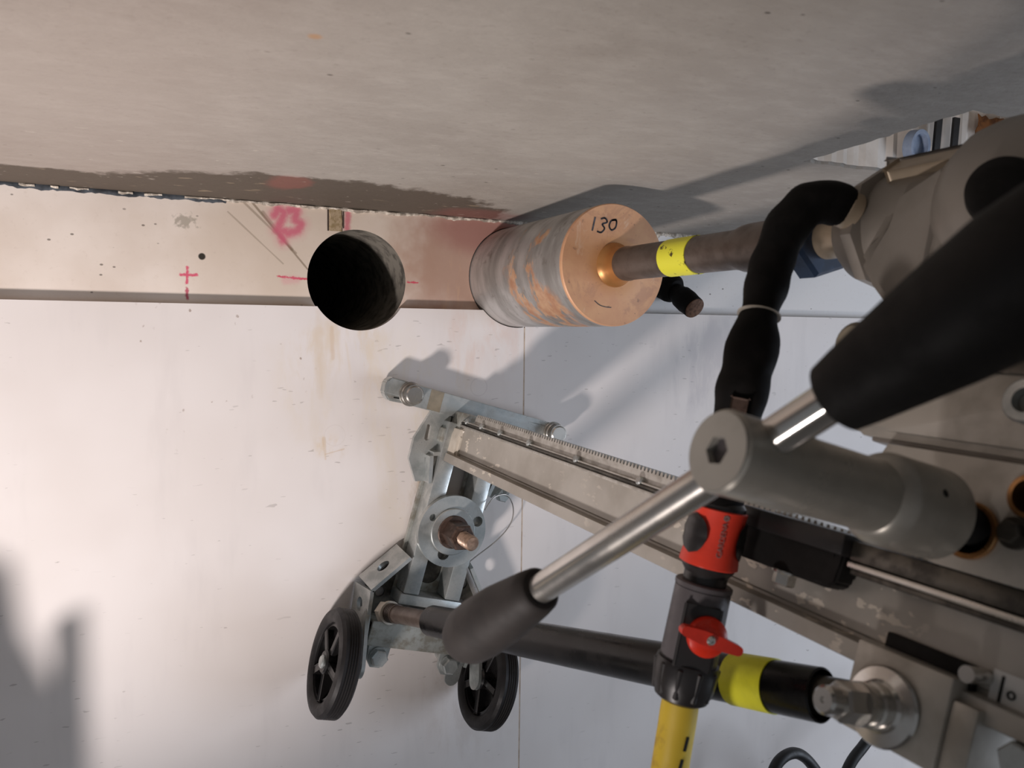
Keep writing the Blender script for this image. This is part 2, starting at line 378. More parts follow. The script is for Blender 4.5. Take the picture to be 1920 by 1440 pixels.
def sweep(bm, pts, rad, n=16, sub=8, wob=0.0):
    """tube along a smooth path; rad is a number or one radius per point"""
    path = smooth_path(pts, sub); m = len(path)
    if not isinstance(rad, (int, float)):
        rr = [rad[min(int(i/sub), len(rad)-1)]*(1-(i % sub)/sub)+rad[min(int(i/sub)+1, len(rad)-1)]*((i % sub)/sub) for i in range(m)]
    else: rr = [rad]*m
    tang = [(path[min(i+1, m-1)]-path[max(i-1, 0)]).normalized() for i in range(m)]
    x = tang[0].orthogonal().normalized(); rings = []
    for i in range(m):
        x = (x - x.dot(tang[i])*tang[i]).normalized(); y = tang[i].cross(x); ring = []
        for k in range(n):
            th = 2*math.pi*k/n; d = x*math.cos(th)+y*math.sin(th)
            q = path[i]+d*rr[i]
            if wob: q += d*wob*(mnoise.noise(path[i]*70+d*0.8))
            ring.append(bm.verts.new(q))
        rings.append(ring)
    for a, b in zip(rings[:-1], rings[1:]):
        for k in range(n): bm.faces.new((a[k], a[(k+1) % n], b[(k+1) % n], b[k]))
    bm.faces.new(list(reversed(rings[0]))); bm.faces.new(rings[-1])

def circle2(c, r, n=40, rx=None, rot=0.0):
    rx = r if rx is None else rx; out = []
    for k in range(n):
        th = 2*math.pi*k/n; a, b = rx*math.cos(th), r*math.sin(th)
        out.append((c[0]+a*math.cos(rot)-b*math.sin(rot), c[1]+a*math.sin(rot)+b*math.cos(rot)))
    return out

def plate(bm, outer, holes, h0, h1, to3):
    """extrude a 2-D outline with holes; to3(a, b, h) gives the 3-D point"""
    loops = [[Vector((a, b, 0)) for a, b in L] for L in [outer]+list(holes)]
    tris = tessellate_polygon(loops); flat = [p for L in loops for p in L]
    lo = [bm.verts.new(to3(p.x, p.y, h0)) for p in flat]; hi = [bm.verts.new(to3(p.x, p.y, h1)) for p in flat]
    for tr in tris:
        try:
            bm.faces.new([hi[i] for i in tr]); bm.faces.new([lo[i] for i in reversed(tr)])
        except ValueError: pass
    k = 0
    for L in loops:
        n = len(L)
        for i in range(n):
            j = (i+1) % n
            bm.faces.new((lo[k+i], lo[k+j], hi[k+j], hi[k+i]))
        k += n

NB = bmesh.new

def link_mesh(name, bm, mat, parent=None, base=(0, 0, 0), angle=35, label=None, fn=None):
    if fn:
        for v in bm.verts: v.co = fn(v.co)
    b = Vector(base)
    for v in bm.verts: v.co -= b
    bmesh.ops.recalc_face_normals(bm, faces=bm.faces)
    me = bpy.data.meshes.new(name); bm.to_mesh(me); bm.free()
    me.materials.append(mat)
    if angle:
        for p in me.polygons: p.use_smooth = True
        me.set_sharp_from_angle(angle=math.radians(angle))
    o = bpy.data.objects.new(name, me); col.objects.link(o)
    if parent is not None: o.parent = parent
    if label: o['label'] = label
    return o

class Thing:
    def __init__(s, name, label, cat, mtx, base=(0, 0, 0), group=None):
        s.e = bpy.data.objects.new(name, None); col.objects.link(s.e)
        s.e.empty_display_size = 0.05
        s.e.matrix_world = mtx @ Matrix.Translation(base); s.base = Vector(base)
        s.e['label'] = label; s.e['category'] = cat
        if group: s.e['group'] = group
    def part(s, name, bm, mat, parent=None, angle=35, label=None, fn=None):
        return link_mesh(name, bm, M[mat], parent or s.e, s.base, angle, label, fn)

def struct(name, bm, mat, angle=0):
    o = link_mesh(name, bm, M[mat], None, (0, 0, 0), angle); o['kind'] = 'structure'; return o

# ------------------------------------------------------------------ the room
CEIL = 0.074
HOLES = [((-0.212, -0.011), 0.0605), ((0.0, 0.0), 0.0660)]
XL, XR, ZB = -2.2, 3.2, -2.2
PT, PY = -0.0435, -0.010           # panel top edge, panel face

to_wall = lambda a, b, h: Vector((a, h, b))
bm = NB()
plate(bm, [(XL, ZB), (XR, ZB), (XR, CEIL+0.25), (XL, CEIL+0.25)], [circle2(c, r, 72) for c, r in HOLES], 0.0, 0.55, to_wall)
box(bm, (XL, 0.5501, ZB), (XR, 0.60, CEIL+0.25))
wall = struct('wall_back', bm, 'strip', 20)
wall.data.materials.append(M['core_wall'])
for f in wall.data.polygons:                      # bore of the core holes and the end of the bore
    c = f.center
    if any((c.x-h[0])**2+(c.z-h[1])**2 < (r*1.02)**2 for h, r in HOLES) and c.y > 0.001: f.material_index = 1
wall['label'] = 'beige concrete wall strip with pink marks above the white panels'

def cut_panel(x0, x1):
    """panel outline with the arcs of the core holes cut out of its top edge"""
    pts = [(x1, ZB), (x1, PT)]
    top = [(x1, PT)]
    arcs = []
    for (cx, cz), r in HOLES:
        dz = PT-cz
        if abs(dz) >= r: continue
        hw = math.sqrt(r*r-dz*dz); a0 = math.atan2(dz, hw); a1 = math.atan2(dz, -hw)
        if a1 > 0: a1 -= 2*math.pi
        seg = [(cx+r*math.cos(a0+(a1-a0)*k/40), cz+r*math.sin(a0+(a1-a0)*k/40)) for k in range(41)]
        arcs.append((cx, seg))
    arcs.sort(key=lambda q: -q[0])
    out = [(x1, ZB)]
    started = False
    line = [(x1, PT)]
    for cx, seg in arcs: line += seg
    line.append((x0, PT))
    # clip the line to [x0, x1]
    clipped = []
    for i, p in enumerate(line):
        if x0 <= p[0] <= x1: clipped.append(p)
    if clipped[0][0] < x1-1e-6: clipped.insert(0, (x1, clipped[0][1]))
    if clipped[-1][0] > x0+1e-6: clipped.append((x0, clipped[-1][1]))
    return [(x1, ZB)] + clipped + [(x0, ZB)]
SEAM = 0.0105
for x0, x1 in ((XL, SEAM-0.0010), (SEAM+0.0010, XR)):
    bm = NB()
    plate(bm, cut_panel(x0, x1), [], PY, -0.0005, to_wall)
    p = link_mesh('panel', bm, M['panel'], wall, (0, 0, 0), 20)
    p['label'] = 'smooth white wall panel'
bm = NB(); box(bm, (SEAM-0.0010, -0.0098, ZB), (SEAM+0.0010, -0.0005, -0.066))
link_mesh('panel_joint', bm, M['panel_joint'], wall, angle=0)
# mortar filled vertical joint above the drilled hole
bm = NB()
zs = [CEIL-0.001-k*0.003 for k in range(10)]
prev = None
for z in zs:
    j = [random.uniform(-0.0006, 0.0006) for _ in range(4)]
    row = [bm.verts.new((x+j[i], y, z)) for i, (x, y) in enumerate(((-0.2465, 0.0005), (-0.2455, -0.0016), (-0.2315, -0.0016), (-0.2300, 0.0005)))]
    if prev:
        for a in range(3): bm.faces.new((prev[a], prev[a+1], row[a+1], row[a]))
    prev = row
link_mesh('mortar_joint', bm, M['joint_mortar'], wall, angle=30)
bm = NB(); box(bm, (-0.2485, -0.0006, 0.046), (-0.2468, 0.0002, CEIL)); link_mesh('joint_groove', bm, M['rustrod'], wall, angle=0)
bm = NB(); box(bm, (-0.2300, -0.0006, 0.050), (-0.2288, 0.0002, CEIL)); link_mesh('joint_groove', bm, M['rustrod'], wall, angle=0)

# ceiling slab with a broken-out opening over the motor
def jag(pts, step=0.008, amp=0.0022):
    out = []
    for i in range(len(pts)):
        a = Vector(pts[i]); b = Vector(pts[(i+1) % len(pts)]); n = max(1, int((b-a).length/step))
        nrm = Vector((-(b-a).y, (b-a).x)).normalized()
        for k in range(n):
            q = a+(b-a)*k/n
            if k: q += nrm*random.uniform(-amp, amp)
            out.append((q.x, q.y))
    return out
SLOPE = 0.07                                     # the ceiling rises away from the wall
cz = lambda y: CEIL-SLOPE*y
OPEN = jag([(0.130, -0.368), (0.138, -0.535), (0.520, -0.535), (0.520, -0.372)])
bm = NB()
plate(bm, [(XL, -3.2), (XR, -3.2), (XR, 0.0), (XL, 0.0)], [OPEN], 0.0, 0.12, lambda a, b, h: Vector((a, b, cz(b)+h)))
ceil = struct('ceiling', bm, 'ceiling')
ceil['label'] = 'grey concrete ceiling with damp stain along the wall'
# pale lining of the opening and its top
bm = NB()
n = len(OPEN); cxo = sum(p[0] for p in OPEN)/n; cyo = sum(p[1] for p in OPEN)/n
ins = [(cxo+(a-cxo)*0.985, cyo+(b-cyo)*0.985) for a, b in OPEN]
lo = [bm.verts.new((a, b, cz(b)+0.003)) for a, b in ins]; hi = [bm.verts.new((a, b, cz(b)+0.110)) for a, b in ins]
for i in range(n): bm.faces.new((lo[i], lo[(i+1) % n], hi[(i+1) % n], hi[i]))
bm.faces.new(hi)
lining = link_mesh('opening_lining', bm, M['recess'], ceil, angle=0, label='pale rough lining of the ceiling opening')
bm = NB(); plate(bm, jag([(0.375, 0.150), (0.425, 0.152), (0.428, 0.172), (0.378, 0.175)], 0.006, 0.003), [], -0.3775, -0.3765, lambda a, b, h: Vector((a, h, b)))
link_mesh('rust_patch', bm, M['rust'], ceil, angle=0)
bm = NB(); box(bm, (XL, -3.2, ZB-0.1), (XR, 0.0, ZB)); struct('floor', bm, 'floor')

# rough mortar bead between wall and ceiling
def bead(name, x0, x1, mat, zf, thick, seed, step=0.0035):
    bm = NB(); prev = None; k = 0; x = x0
    while x <= x1+1e-6:
        nz = mnoise.noise(Vector((x*55, seed, 0)))+0.5*mnoise.noise(Vector((x*190, seed, 3)))
        nz2 = mnoise.noise(Vector((x*90, seed+5, 1)))
        h = max(0.0008, zf(x)*(1+0.9*nz)); th = thick*(0.8+0.7*nz2)
        row = [bm.verts.new(p) for p in ((x, 0.0, CEIL-h), (x, -th*0.7, CEIL-h*0.85), (x, -th, CEIL-h*0.35), (x, -th*0.5, CEIL+0.0005))]
        if prev:
            for a in range(3): bm.faces.new((prev[a], prev[a+1], row[a+1], row[a]))
        prev = row; x += step
    return link_mesh(name, bm, M[mat], wall, angle=60)
bead('mortar_bead', -0.385, 0.62, 'mortar', lambda x: 0.0035 if x < 0.2 else 0.0085, 0.0040, 1.3)
bead('gap_shade', -0.95, -0.36, 'gap_dark', lambda x: 0.0050, 0.0022, 4.1)  # dark bead stands in for the shade of the open gap
for x0, x1, s in ((-0.560, -0.545, 1), (-0.532, -0.522, 2), (-0.515, -0.495, 3), (-0.470, -0.455, 4), (-0.445, -0.425, 5), (-0.405, -0.380, 6), (-0.61, -0.585, 7)):
    bead('mortar_crumb', x0, x1, 'mortar', lambda x: 0.0030, 0.0040, 9.0+s)

# ------------------------------------------------------------------ rig frame: (across, up towards the drill axis, out of the wall)
TILT = math.radians(16.0)
ct, st_ = math.cos(TILT), math.sin(TILT)
RIG = Matrix(((ct, st_, 0, 0), (0, 0, -1, 0), (-st_, ct, 0, 0), (0, 0, 0, 1)))
VB = -0.018
def drill_tilt(p): return Vector((p.x, p.y+0.008*p.z, p.z))
def col_tilt(p): return Vector((p.x, p.y-0.022*(p.z-0.05), p.z))
W = Vector((0, 0, 1)); V = Vector((1, 0, 0)); U = Vector((0, 1, 0))
flat_w = lambda a, b, h: Vector((a, b, h))            # outline in (v, u), thickness along w
flat_v = lambda a, b, h: Vector((h, a, b))            # outline in (u, w), thickness along v

# ================================================================== core bit in the wall
T = Thing('core_bit', 'rusty grey core barrel with orange end plate marked 130 in the wall', 'core bit', RIG)
R0 = 0.065
bm = NB(); lathe(bm, (0, 0, -0.17), W, [(0, R0-0.003), (0, R0), (0.395, R0), (0.4015, R0-0.0003)], 96)
barrel = T.part('barrel', bm, 'barrel', fn=drill_tilt, label='rust streaked steel barrel')
bm = NB(); lathe(bm, (0, 0, 0.2315), W, [(0, R0-0.0003), (0.0030, R0-0.0002), (0.0045, R0-0.0012), (0.0048, 0.026), (0.0055, 0.0225), (0.0085, 0.0205)], 96)
endp = T.part('end_plate', bm, 'primer', fn=drill_tilt, label='orange end plate with black 130')
bm = NB(); lathe(bm, (0, 0, 0.238), W, [(0, 0.0235), (0.003, 0.0215), (0.006, 0.0190), (0.012, 0.0178), (0.022, 0.0172)], 48)
T.part('boss', bm, 'bronze_boss', fn=drill_tilt, label='shiny bronze weld collar')
bm = NB(); lathe(bm, (0, 0, 0.256), W, [(0, 0.0150), (0.001, 0.0175), (0.006, 0.0180), (0.010, 0.0172), (0.165, 0.0170), (0.172, 0.0178), (0.179, 0.0198), (0.186, 0.0203), (0.228, 0.0206), (0.231, 0.0185)], 40)
T.part('extension_rod', bm, 'rustrod', fn=drill_tilt, label='brown steel extension rod')
bm = NB(); ringband(bm, (0, 0, 0.333), W, 0.0166, 0.0178, 0.040, 40)
T.part('yellow_tape', bm, 'ytape_worn', fn=drill_tilt, label='scuffed yellow tape band')
def stroke(bm, pts, r, w, sub=6):
    path = smooth_path([(a, b, 0) for a, b in pts], sub) if len(pts) > 2 else [Vector((*pts[0], 0)), Vector((*pts[1], 0))]
    for a, b in zip(path[:-1], path[1:]):
        d = (b-a); q = Vector((-d.y, d.x, 0)).normalized()*r
        d = d.normalized()*r*0.3
        vs = [bm.verts.new((p.x, p.y, w+h)) for h in (0, 0.0003) for p in (a+q-d, a-q-d, b-q+d, b+q+d)]
        for f in ((4, 5, 6, 7), (0, 3, 2, 1), (0, 1, 5, 4), (1, 2, 6, 5), (2, 3, 7, 6), (3, 0, 4, 7)):
            bm.faces.new([vs[i] for i in f])
bm = NB()
def put(pts, ox, oy, s=1.0, rot=math.radians(-6)):
    out = []
    for a, b in pts:
        a, b = a*s, b*s
        out.append((ox+a*math.cos(rot)-b*math.sin(rot), oy+a*math.sin(rot)+b*math.cos(rot)))
    return out
q = 0.0070
wN = 0.2315+0.0046
stroke(bm, put([(-0.15, 1.0), (0.15, -1.0)], -0.0375, 0.0325, q), 0.0009, wN)
T.part('digit', bm, 'black_ink', endp, angle=0, fn=drill_tilt); bm = NB()
stroke(bm, put([(-0.6, 0.75), (0.0, 1.15), (0.55, 0.75), (-0.1, 0.1), (0.5, -0.3), (0.2, -1.1), (-0.5, -1.25)], -0.0268, 0.0350, q), 0.0009, wN)
T.part('digit', bm, 'black_ink', endp, angle=0, fn=drill_tilt); bm = NB()
stroke(bm, put([(0.3, 0.9), (-0.45, 0.5), (-0.5, -0.4), (0.1, -0.8), (0.6, -0.2), (0.5, 0.6), (0.2, 0.95), (-0.3, 0.6)], -0.0150, 0.0395, q), 0.0009, wN)
T.part('digit', bm, 'black_ink', endp, angle=0, fn=drill_tilt); bm = NB()
stroke(bm, put([(-2.0, 0.2), (-0.6, -0.1), (0.8, 0.1), (2.0, 0.5)], -0.002, -0.0455, 0.0055), 0.0004, wN)
T.part('scratch_mark', bm, 'black_ink', endp, angle=0, fn=drill_tilt)

# ================================================================== drill motor
T = Thing('drill_motor', 'grey drill motor gearbox with blue hex nut hanging under the ceiling opening', 'drill motor', RIG, (0, 0, 0.62))
bm = NB(); lathe(bm, (0, 0, 0.488), W, [(0, 0.0155), (0.070, 0.0155)], 32)
T.part('spindle', bm, 'housing_light', fn=drill_tilt)
bm = NB(); lathe(bm, (0, 0, 0.498), W, [(0, 0.027), (0.003, 0.0300), (0.018, 0.0300), (0.021, 0.027)], 6, phase=0.55)
T.part('hex_nut', bm, 'blue', fn=drill_tilt, angle=20, label='dark blue hexagon nut')
bm = NB(); lathe(bm, (0, 0, 0.545), W, [(0, 0.022), (0.002, 0.027), (0.008, 0.0285), (0.010, 0.034), (0.020, 0.0365), (0.100, 0.0380)], 48)
T.part('nose', bm, 'housing', fn=drill_tilt, label='cast gearbox nose')
bm = NB(); lathe(bm, (0, 0, 0.566), W, [(0, 0.036), (0.002, 0.0425), (0.012, 0.0445), (0.014, 0.038)], 8, phase=0.4)
T.part('nose_flange', bm, 'housing', fn=drill_tilt, angle=20)
def rib(a0, r0, r1, w0, w1, hw, mt, name):
    a = math.radians(a0); d = Vector((math.cos(a), math.sin(a), 0)); e = Vector((-d.y, d.x, 0))
    m = Matrix(((e.x, d.x, 0, 0), (e.y, d.y, 0, 0), (0, 0, 1, 0), (0, 0, 0, 1)))
    bm = NB(); box(bm, (-hw, r0, w0), (hw, r1, w1), 0.0025, 2, m); T.part(name, bm, mt, fn=drill_tilt)
for a0 in (60, 15, 318): rib(a0, 0.030, 0.0435, 0.575, 0.640, 0.006, 'housing', 'nose_rib')
rib(108, 0.034, 0.0455, 0.578, 0.650, 0.0085, 'housing', 'nose_rib')
rib(136, 0.034, 0.0440, 0.590, 0.650, 0.0060, 'housing_light', 'machined_rib')
bm = NB(); lathe(bm, (0, 0, 0.632), W, [(0, 0.036), (0.004, 0.045), (0.016, 0.0530), (0.030, 0.0560), (0.30, 0.0560), (0.305, 0.052)], 64)
T.part('gear_housing', bm, 'housing', fn=drill_tilt, label='large grey gear housing')
bm = NB(); plate(bm, [(0.030, 0.640), (0.010, 0.604), (-0.030, 0.588), (-0.044, 0.598), (-0.078, 0.634), (-0.100, 0.646), (-0.105, 0.90), (0.030, 0.90)], [], -0.0415, 0.038, flat_v)
bmesh.ops.bevel(bm, geom=[e for e in bm.edges], offset=0.005, segments=3, affect='EDGES')
T.part('housing_web', bm, 'housing', label='grey cast web under the gearbox')
# side rubber grip
bm = NB(); lathe(bm, (-0.050, -0.010, 0.690), (-0.85, -0.10, 0.25), [(0, 0.015), (0.010, 0.0165), (0.020, 0.0180), (0.027, 0.0160), (0.031, 0.010)], 40)
T.part('side_grip', bm, 'rubber', label='black rubber side grip')
bm = NB(); rod(bm, (-0.036, 0.0045, 0.5715), (-0.046, 0.0055, 0.5695), 0.0128, bev=0.001); T.part('water_inlet', bm, 'housing_light')
# mounting block down to the carriage
bm = NB(); plate(bm, [(-0.052, 0.640), (-0.100, 0.622), (-0.138, 0.622), (-0.1445, 0.632), (-0.1445, 0.93), (-0.05, 0.93)], [], -0.058, 0.045, flat_v)
bmesh.ops.bevel(bm, geom=[e for e in bm.edges], offset=0.004, segments=2, affect='EDGES')
T.part('mounting_block', bm, 'alu', label='pale grey mounting block')
bm = NB(); box(bm, (-0.052, -0.1470, 0.640), (0.040, -0.1425, 0.92), 0.0012)
T.part('mounting_rail', bm, 'housing')
bm = NB(); hexbolt(bm, (-0.033, -0.147, 0.672), (0, -1, 0), 0.008, 0.008); T.part('bolt', bm, 'dark_steel', angle=20)
bm = NB(); hexbolt(bm, (-0.033, -0.147, 0.705), (0, -1, 0), 0.008, 0.006); T.part('bolt', bm, 'bronze', angle=20)
bm = NB(); rod(bm, (-0.05, -0.094, 0.628), (-0.075, -0.095, 0.630), 0.0125, bev=0.003); T.part('locking_knob', bm, 'beige', label='small beige knob')
bm = NB(); ringband(bm, (-0.0585, -0.118, 0.727), (-1, 0, 0), 0.006, 0.011, 0.006, 28, 0.001)
T.part('ring', bm, 'zinc')
bm = NB(); box(bm, (-0.0600, -0.105, 0.700), (-0.0575, -0.090, 0.80), 0.001); T.part('side_strip', bm, 'dark_steel')

# ================================================================== drill stand
T = Thing('drill_stand', 'zinc and grey drill stand with two black wheels bolted to the white panel', 'drill stand', RIG, (VB, -0.33, 0.01))
stand = T
# --- base
slot = []
for k in range(13): a = math.pi*k/12; slot.append((VB+0.0155*math.cos(a), -0.225+0.0155*math.sin(a)))
for k in range(13): a = math.pi+math.pi*k/12; slot.append((VB+0.0155*math.cos(a), -0.395+0.0155*math.sin(a)))
bm = NB(); plate(bm, [(VB-0.042, -0.200), (VB+0.042, -0.200), (VB+0.042, -0.425), (VB-0.042, -0.425)], [slot], 0.014, 0.020, flat_w)
T.part('base_plate', bm, 'zinc_dirty', label='slotted base plate')
for s in (-1, 1):
    bm = NB(); a, b = sorted((VB+s*0.0175, VB+s*0.0385)); box(bm, (a, -0.420, 0.020), (b, -0.205, 0.049), 0.0018)
    T.part('side_rail', bm, 'zinc')
bm = NB(); box(bm, (VB-0.042, -0.4335, 0.014), (VB+0.042, -0.4205, 0.050), 0.002); T.part('end_bar', bm, 'zinc')
# front levelling bar
bm = NB()
m = bm
out = [(VB-0.120, -0.171), (VB+0.122, -0.173), (VB+0.126, -0.178), (VB+0.126, -0.193), (VB+0.120, -0.198), (VB-0.098, -0.1985), (VB-0.116, -0.1995), (VB-0.124, -0.192), (VB-0.125, -0.178)]
plate(bm, out, [], 0.016, 0.034, flat_w)
bmesh.ops.bevel(bm, geom=[e for e in bm.edges], offset=0.0015, segments=2, affect='EDGES')
bar = T.part('levelling_bar', bm, 'zinc', label='zinc front levelling bar')
bm = NB(); box(bm, (VB-0.0665, -0.1975, 0.0338), (VB-0.049, -0.1725, 0.0343)); T.part('dirt_patch', bm, 'beige', bar, angle=0)
for dv in (-0.092, 0.115):
    bm = NB(); ringband(bm, (VB+dv, -0.185, 0.034), W, 0.004, 0.0150, 0.003, 36, 0.0005)
    ringband(bm, (VB+dv, -0.185, 0.037), W, 0.004, 0.0135, 0.005, 36, 0.001)
    rod(bm, (VB+dv, -0.185, 0.010), (VB+dv, -0.185, 0.052), 0.0110, bev=0.0015)
    for k in range(6): ringband(bm, (VB+dv, -0.185, 0.0425+0.0014*k), W, 0.0100, 0.0120, 0.0007, 28)
    T.part('levelling_screw', bm, 'chrome')
# upper side brackets with a slot
for s in (-1, 1):
    def S(p): return (VB+s*(p[0]-VB)*-1 if s == 1 else p[0], p[1])
    mv = lambda p: (p[0], p[1]) if s == -1 else (2*VB-p[0], p[1])
    out = [(-0.076, -0.1985), (-0.048, -0.1985), (-0.046, -0.244), (-0.063, -0.249), (-0.068, -0.256), (-0.060, -0.284), (-0.072, -0.287), (-0.088, -0.262), (-0.0885, -0.235)]
    sl = [(-0.0765, -0.2155), (-0.0735, -0.2145), (-0.0705, -0.2165), (-0.0695, -0.2335), (-0.0725, -0.2355), (-0.0755, -0.2335)]
    bm = NB(); plate(bm, [mv(p) for p in out], [[mv(p) for p in sl]], 0.024, 0.030, flat_w)
    br = T.part('side_bracket', bm, 'zinc')
    bm = NB()
    fl = [(-0.0685, -0.252), (-0.0640, -0.250), (-0.0565, -0.283), (-0.0610, -0.2845)]
    plate(bm, [mv(p) for p in fl], [], 0.026, 0.046, flat_w)
    fl = [(-0.064, -0.2505), (-0.047, -0.2460), (-0.047, -0.2415), (-0.065, -0.2460)]
    plate(bm, [mv(p) for p in fl], [], 0.026, 0.046, flat_w)
    T.part('bracket_flange', bm, 'zinc', br)
    bm = NB(); a, b = sorted((mv((-0.060, 0))[0], mv((-0.048, 0))[0])); box(bm, (a, -0.232, 0.030), (b, -0.214, 0.044), 0.002)
    T.part('clamp_block', bm, 'zinc_dirty', br)
# lower side plates, folded, with oval holes
for s in (-1, 1):
    mv = lambda p: p if s == -1 else (2*VB-p[0], p[1])
    bm = NB()
    pts = [mv(q) for q in ((-0.060, -0.376), (-0.097, -0.422), (-0.0865, -0.500))]
    for (p0, p1), hs in (((pts[0], pts[1]), [0.030]), ((pts[1], pts[2]), [0.022, 0.060])):
        p0 = Vector((*p0, 0)); p1 = Vector((*p1, 0)); d = (p1-p0); Ln = d.length; d.normalize(); nr = Vector((-d.y, d.x, 0))
        nr = nr if nr.x*s > 0 else -nr
        f = lambda a, b, h, p0=p0, d=d, nr=nr: p0+d*a+nr*(h+0.22*(0.050-b))+Vector((0, 0, b))
        holes = [circle2((hc, 0.031), 0.0065, 20, 0.0085) for hc in hs if hc < Ln-0.008]
        plate(bm, [(0, 0.014), (Ln, 0.014), (Ln, 0.052), (0, 0.052)], holes, -0.0022, 0.0022, f)
    T.part('side_plate', bm, 'zinc', angle=20)
bm = NB(); plate(bm, [(VB-0.042, -0.380), (VB+0.042, -0.380), (VB+0.076, -0.424), (VB+0.066, -0.490), (VB-0.066, -0.490), (VB-0.076, -0.424)],
                 [circle2((VB-0.052, -0.405), 0.006, 18), circle2((VB-0.056, -0.430), 0.006, 18), circle2((VB+0.052, -0.405), 0.006, 18), circle2((VB+0.056, -0.430), 0.006, 18)], 0.0145, 0.0185, flat_w)
T.part('tail_plate', bm, 'dark_steel')
bm = NB()
box(bm, (VB-0.068, -0.4860, 0.050), (VB+0.060, -0.4560, 0.054), 0.0012); box(bm, (VB-0.068, -0.4600, 0.020), (VB+0.060, -0.4560, 0.052), 0.0012)
T.part('rear_angle_bar', bm, 'zinc_dirty', label='dirty zinc angle bar')
for s in (-1, 1):
    bm = NB()
    hx = VB+s*0.0475
    plate(bm, [(hx-0.014, -0.484), (hx+0.014, -0.484), (hx+0.013, -0.505), (hx+0.006, -0.514), (hx-0.006, -0.514), (hx-0.013, -0.505)], [], 0.040, 0.0445, flat_w)
    T.part('screw_lug', bm, 'zinc')
    bm = NB(); rod(bm, (hx, -0.500, 0.010), (hx, -0.500, 0.046), 0.005)
    ringband(bm, (hx, -0.500, 0.0445), W, 0.004, 0.0115, 0.002, 24)
    hexbolt(bm, (hx, -0.500, 0.0465), W, 0.0108, 0.0095); T.part('levelling_bolt', bm, 'zinc', angle=20)
    # axle strap with a rounded end
    ax = VB+s*0.0765
    q0 = Vector((-0.445, 0.034)); q1 = Vector((-0.506, 0.072)); dq = (q1-q0).normalized(); nq = Vector((-dq.y, dq.x)); o = []
    for k in range(13):
        a = math.pi*k/12; p = q1+(nq*math.cos(a)+dq*math.sin(a))*0.0125; o.append((p.x, p.y))
    for p in (q0-nq*0.0125, q0+nq*0.0125): o.append((p.x, p.y))
    bm = NB(); plate(bm, o, [], ax-0.0022, ax+0.0022, flat_v)
    T.part('axle_strap', bm, 'zinc')
for hx in (-0.0885, 0.0430):
    o = [(hx-0.010, -0.470), (hx+0.010, -0.470)]
    for k in range(13): a = math.pi*k/12; o.append((hx+0.010*math.cos(a), -0.518-0.011*math.sin(a)))
    bm = NB(); plate(bm, o, [], 0.036, 0.0395, flat_w); T.part('tail_lug', bm, 'zinc')
# wheels
def wheel(v0, v1):
    cu, cw, r = -0.503, 0.074, 0.0605
    wd = v1-v0; c = Vector((v0, cu, cw))
    prof = [(0.004, r-0.017), (0.0015, r-0.015), (0.0, r-0.010), (0.0015, r-0.003), (0.005, r)]
    for k in range(4):
        a = 0.008+k*(wd-0.016)/3.4
        prof += [(a, r), (a+0.0008, r-0.0012), (a+0.0022, r-0.0012), (a+0.003, r)]
    prof += [(wd-0.004, r), (wd-0.001, r-0.004), (wd, r-0.010), (wd-0.003, r-0.017), (0.004, r-0.017)]
    bm = NB(); lathe(bm, c, V, [(0.006, r-0.0165), (0.005, r-0.021), (wd-0.006, r-0.021), (wd-0.006, r-0.0165)], 56, cap=False)
    ringband(bm, c+V*0.0, V, 0.005, 0.0135, wd, 32, 0.002)
    ringband(bm, c+V*0.012, V, 0.012, r-0.020, 0.004, 48)
    for k in range(5):
        a = 2*math.pi*k/5+0.35; d = Vector((0, math.cos(a), math.sin(a))); e = Vector((0, -math.sin(a), math.cos(a)))
        mm = Matrix(((1, 0, 0, c.x), (0, d.y, e.y, c.y), (0, d.z, e.z, c.z), (0, 0, 0, 1)))
        box(bm, (0.004, 0.009, -0.0045), (wd-0.006, r-0.019, 0.0045), 0.0012, 1, mm)
    w = T.part('wheel', bm, 'rim', label='black plastic spoked wheel')
    bm = NB(); lathe(bm, c, V, prof, 64, cap=False); T.part('tyre', bm, 'tyre', w)
    bm = NB(); rod(bm, c-V*0.003, c+V*0.004, 0.0075, bev=0.0015, n=24); T.part('axle_cap', bm, 'zinc', w)
wheel(-0.1400, -0.1140); wheel(0.0600, 0.0860)
for a, b in ((-0.139, -0.093), (0.0560, 0.085)):
    bm = NB(); rod(bm, (a, -0.503, 0.074), (b, -0.503, 0.074), 0.0045); T.part('axle_stub', bm, 'zinc')
# --- column (built straight, then leaned by the play in the foot)
W0, W1 = 0.052, 0.98
prof = [(-0.0445, -0.2060), (-0.0445, -0.2385), (-0.0425, -0.2400), (-0.0425, -0.2415), (-0.0520, -0.2430), (-0.0525, -0.2525), (-0.0445, -0.2545),
        (0.0085, -0.2545), (0.0165, -0.2525), (0.0165, -0.2430), (0.0085, -0.2400), (0.0085, -0.2060)]
bm = NB(); plate(bm, prof, [], W0, W1, flat_w); colm = T.part('column', bm, 'column', fn=col_tilt, angle=25, label='grey painted square column')
for a, b, mt in (((-0.0462, -0.2075), (-0.0400, -0.2045), 'steel'), ((-0.0455, -0.2035), (-0.0380, -0.2012), 'dark_steel'), ((-0.0445, -0.2012), (-0.0370, -0.1990), 'steel')):
    bm = NB(); box(bm, (a[0], a[1], W0+0.006), (b[0], b[1], W1-0.01), 0.0007); T.part('guide_rail', bm, mt, colm, fn=col_tilt)
bm = NB(); box(bm, (-0.0390, -0.2062, W0+0.004), (0.0080, -0.1990, W1-0.005)); T.part('top_web', bm, 'steel', colm, fn=col_tilt)
bm = NB()
box(bm, (-0.0415, -0.1992, 0.088), (-0.0240, -0.1905, W1-0.01))
k = 0; w = 0.090
